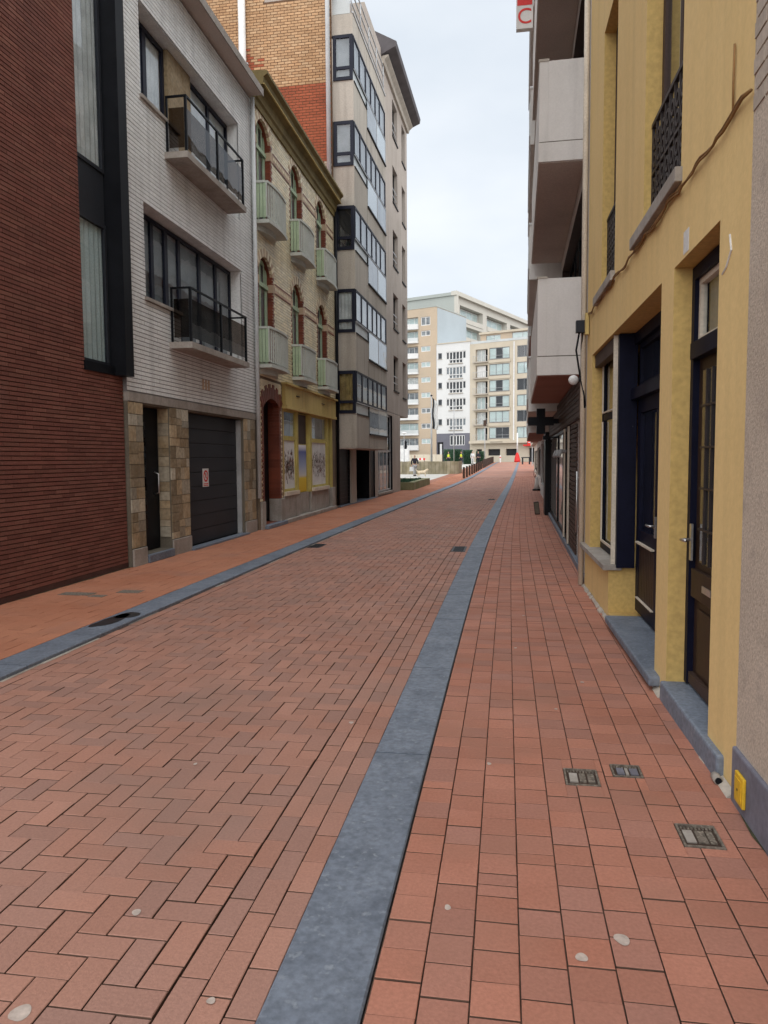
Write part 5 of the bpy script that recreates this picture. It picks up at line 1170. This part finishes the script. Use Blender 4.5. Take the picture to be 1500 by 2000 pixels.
# ---- bicycles
def bicycle(x, y, rz, label, mt):
    t = thing('bicycle', (x, y, gz(y)), label, 'bicycle', group='bicycles parked by the right wall'); W_ = Matrix.Translation((x, y, gz(y))) @ Matrix.Rotation(rz, 4, 'Z') @ Matrix.Rotation(R(8), 4, 'X')
    for wx in (-.52, .52):
        ty = MB(); ty.tube([(wx + .33 * math.cos(2 * math.pi * k / 24), 0, .34 + .33 * math.sin(2 * math.pi * k / 24)) for k in range(25)], .02, 6); wo = ty.build('wheel', 'black', t, W_, smooth=True)
        sp = MB()
        for k in range(10): a = 2 * math.pi * k / 10; sp.tube([(wx, 0, .34), (wx + .31 * math.cos(a), 0, .34 + .31 * math.sin(a))], .003, 4)
        sp.build('spokes', 'steel', wo, W_)
    fr = MB(); P_ = dict(h=(.40, 0, .85), s=(-.18, 0, .82), b=(-.06, 0, .30), r=(-.52, 0, .34), f=(.52, 0, .34))
    for a, b_ in (('h', 's'), ('h', 'b'), ('s', 'b'), ('b', 'r'), ('s', 'r'), ('h', 'f')): fr.tube([P_[a], P_[b_]], .016, 6)
    fr.build('frame', mt, t, W_, smooth=True)
    MB().tube([(.40, 0, .85), (.38, 0, 1.0), (.36, .25, 1.02), (.22, .28, 1.0)], .013, 6).tube([(.38, 0, 1.0), (.36, -.25, 1.02), (.22, -.28, 1.0)], .013, 6).build('handlebar', 'steel', t, W_, smooth=True)
    MB().prism([(-.34, -.08), (-.30, .09), (-.18, .05), (-.05, .015), (-.05, -.015), (-.18, -.05), (-.30, -.09)], 2, .93, .97).build('saddle', 'black', t, W_); MB().tube([(-.18, 0, .82), (-.2, 0, .93)], .014, 6).build('seat_post', 'steel', t, W_)
    MB().tube([(-.06, -.08, .30), (-.06, .08, .30)], .08, 10).build('chainring', 'steel', t, W_)
bicycle(2.55, 60, R(70), 'dark bicycle with the brown frame leaning by the right wall', 'brownmetal')
bicycle(2.85, 64, R(78), 'black bicycle parked behind the brown one', 'black')

# ---- people and dog
def skin_mesh(name, V, E_, mt, root=0, sub=1):
    me = bpy.data.meshes.new(name); me.from_pydata([v[:3] for v in V], E_, []); o = bpy.data.objects.new('tmp', me); C.objects.link(o)
    m_ = o.modifiers.new('skin', 'SKIN'); sv = me.skin_vertices[0].data
    for i, v in enumerate(V): rr_ = v[3]; sv[i].radius = (rr_, rr_ if len(v) < 5 else v[4])
    sv[root].use_root = True
    if sub: s_ = o.modifiers.new('sub', 'SUBSURF'); s_.levels = sub; s_.render_levels = sub
    dg = bpy.context.evaluated_depsgraph_get(); out = bpy.data.meshes.new_from_object(o.evaluated_get(dg)); bpy.data.objects.remove(o)
    out.materials.clear(); out.materials.append(M[mt]); out.polygons.foreach_set('use_smooth', [True] * len(out.polygons)); return out
def person(x, y, rz, label, top, legs, hat, vest=None, stride=.22, sc_=1.0, bag=None, group=None):
    z = gz(y) + .004; t = thing('person', (x, y, z), label, 'person', rz, group); W_ = Matrix.Translation((x, y, z)) @ Matrix.Rotation(rz, 4, 'Z') @ Matrix.Scale(sc_, 4)
    s = stride
    V = [(0, 0, .94, .15, .11), (0, .01, 1.12, .13, .10), (0, .02, 1.33, .165, .11), (0, .01, 1.45, .09, .07), (0, .02, 1.53, .055), (0, .04, 1.60, .075, .085), (0, .045, 1.69, .078, .095), (0, .03, 1.76, .05),
         (.19, .0, 1.42, .06), (.25, -.05 - s * .3, 1.16, .045), (.25, .04 - s * .3, .93, .034), (.25, .07 - s * .3, .86, .03),
         (-.19, .0, 1.42, .06), (-.25, .05 + s * .3, 1.16, .045), (-.22, .20 + s * .3, .98, .034), (-.21, .25 + s * .3, .93, .03),
         (.10, 0, .86, .095), (.10, s * .7, .48, .062), (.10, s * .8, .09, .042), (.10, s * .8 + .15, .04, .035),
         (-.10, 0, .86, .095), (-.10, -s * .3, .48, .062), (-.10, -s, .10, .042), (-.10, -s + .14, .04, .035)]
    E_ = [(0, 1), (1, 2), (2, 3), (3, 4), (4, 5), (5, 6), (6, 7), (2, 8), (8, 9), (9, 10), (10, 11), (2, 12), (12, 13), (13, 14), (14, 15), (0, 16), (16, 17), (17, 18), (18, 19), (0, 20), (20, 21), (21, 22), (22, 23)]
    for hnd in (11, 15):
        hx, hy, hz = V[hnd][:3]
        for q in range(5):
            a = (-.03 + .015 * q) if q < 4 else .035; l = (.07, .08, .075, .06, .045)[q]
            i = len(V); V.append((hx + (a if q < 4 else .03), hy + .015 + (.01 if q == 4 else 0), hz - l * .6, .009)); V.append((hx + (a if q < 4 else .035), hy + .035, hz - l, .008)); E_ += [(hnd, i), (i, i + 1)]
    body = link('body', skin_mesh('body', V, E_, 'skin'), W_, t)
    g = .018
    JV = [(v[0], v[1], v[2], *(r_ + g for r_ in v[3:])) for v in [V[0], V[1], V[2], V[3], V[8], V[9], V[10], V[12], V[13], V[14]]]
    link('jacket', skin_mesh('jacket', JV, [(0, 1), (1, 2), (2, 3), (2, 4), (4, 5), (5, 6), (2, 7), (7, 8), (8, 9)], top), W_, t)
    TV = [(v[0], v[1], v[2], *(r_ + .012 for r_ in v[3:])) for v in [V[0], V[16], V[17], V[18], V[20], V[21], V[22]]]
    link('trousers', skin_mesh('trousers', TV, [(0, 1), (1, 2), (2, 3), (0, 4), (4, 5), (5, 6)], legs), W_, t)
    link('headwear', skin_mesh('headwear', [(0, .02, 1.70, .085, .10), (0, .01, 1.765, .075, .085), (0, .01, 1.79, .03)], [(0, 1), (1, 2)], hat), W_, t)
    for sx in (-.032, .032): MB().lathe([(.001, -.010), (.010, 0), (.001, .010)], (sx, .135, 1.665), 6).build('eye', 'hair', body, W_)
    MB().prism([(-.012, .125), (.012, .125), (0, .155)], 2, 1.62, 1.655).build('nose', 'skin', body, W_); MB().box(-.022, .022, .12, .128, 1.592, 1.60).build('mouth', 'glazedred', body, W_)
    for i in (19, 23):
        vx, vy, vz = V[i][:3]; MB().prism([(vy - .20, 0), (vy + .09, 0), (vy + .10, .04), (vy - .03, .085), (vy - .19, .10)], 0, vx - .05, vx + .05).build('shoe', 'black', t, W_)
    if vest: link('vest', skin_mesh('vest', [(0, 0, 1.0, .19, .155), (0, .01, 1.15, .18, .15), (0, .02, 1.33, .205, .155), (0, .01, 1.42, .13, .11)], [(0, 1), (1, 2), (2, 3)], vest), W_, t)
    return t, W_
person(-7.35, 61.5, R(200), 'person in a dark jacket, pale trousers and light cap walking a dog', 'jacket', 'lightcloth', 'greyhair')
bg_ = thing('shopping_bag', (-7.6, 61.4, .45), 'white bag held by the person walking the dog', 'bag')
z = gz(61); MB().prism([(-.16, 0), (.16, 0), (.13, .36), (-.13, .36)], 1, -.05, .05).build('bag_body', 'white', bg_, Matrix.Translation((-7.62, 61.45, z + .42))); MB().tube([(-.08, 0, .36), (-.05, 0, .5), (.05, 0, .5), (.08, 0, .36)], .008, 5).build('strap', 'black', bg_, Matrix.Translation((-7.62, 61.45, z + .42)))
person(-7.45, 101, R(180), 'worker in a green top and hi-vis waistcoat, first along the hedges', 'leaf', 'jacket', 'hair', 'hivis', .1, group=None)
person(-5.75, 101.5, R(160), 'worker in a yellow vest standing between two hedge blocks', 'leaf', 'jacket', 'hair', 'hivis', .06)
person(-4.25, 102, R(175), 'person in white clothes standing by the hedge blocks', 'farwhite', 'farwhite', 'greyhair', None, .08)
person(-3.5, 102.3, R(190), 'person in dark blue clothes next to the one in white', 'jacket', 'jacket', 'hair', None, .08)
# dog
t = thing('dog', (-6.55, 59.5, gz(59)), 'small cream long-haired dog walking beside the planter', 'dog', R(100))
Wd = Matrix.Translation((-6.55, 59.5, gz(59.5) + .004)) @ Matrix.Rotation(R(-70), 4, 'Z') @ Matrix.Scale(1.15, 4)
V = [(0, 0, .34, .10, .11), (0, .20, .35, .115, .13), (0, -.20, .34, .095, .10), (0, .33, .44, .07), (0, .42, .52, .07, .075), (0, .53, .50, .035), (0, -.30, .40, .035), (0, -.40, .50, .025), (0, -.44, .58, .02),
     (.08, .22, .25, .045), (.08, .24, .12, .030), (.08, .25, .03, .030), (-.08, .22, .25, .045), (-.08, .28, .13, .030), (-.08, .30, .03, .030),
     (.08, -.20, .26, .060), (.08, -.13, .20, .042), (.08, -.22, .11, .028), (.08, -.20, .03, .028), (-.08, -.22, .26, .060), (-.08, -.18, .20, .042), (-.08, -.29, .12, .028), (-.08, -.27, .03, .028)]
link('body', skin_mesh('body', V, [(0, 1), (0, 2), (1, 3), (3, 4), (4, 5), (2, 6), (6, 7), (7, 8), (1, 9), (9, 10), (10, 11), (1, 12), (12, 13), (13, 14), (2, 15), (15, 16), (16, 17), (17, 18), (2, 19), (19, 20), (20, 21), (21, 22)], 'fur'), Wd, t)
for sx in (-1, 1):
    MB().prism([(sx * .055, .56), (sx * .10, .54), (sx * .11, .44), (sx * .07, .46)], 1, .39, .43).build('ear', 'fur', t, Wd); MB().lathe([(.001, -.008), (.009, 0), (.001, .008)], (sx * .035, .485, .545), 6).build('eye', 'black', t, Wd)
MB().lathe([(.001, -.01), (.016, 0), (.001, .01)], (0, .565, .505), 6).build('nose', 'black', t, Wd)
ls = thing('dog_leash', (-7.0, 60.5, .8), 'thin dark leash between the walker and the dog', 'leash')
MB().tube([(-7.25, 61.3, gz(61) + .90), (-7.0, 60.6, gz(61) + .55), (-6.45, 59.75, gz(60) + .52)], .008, 5).build('strap', 'black', ls)
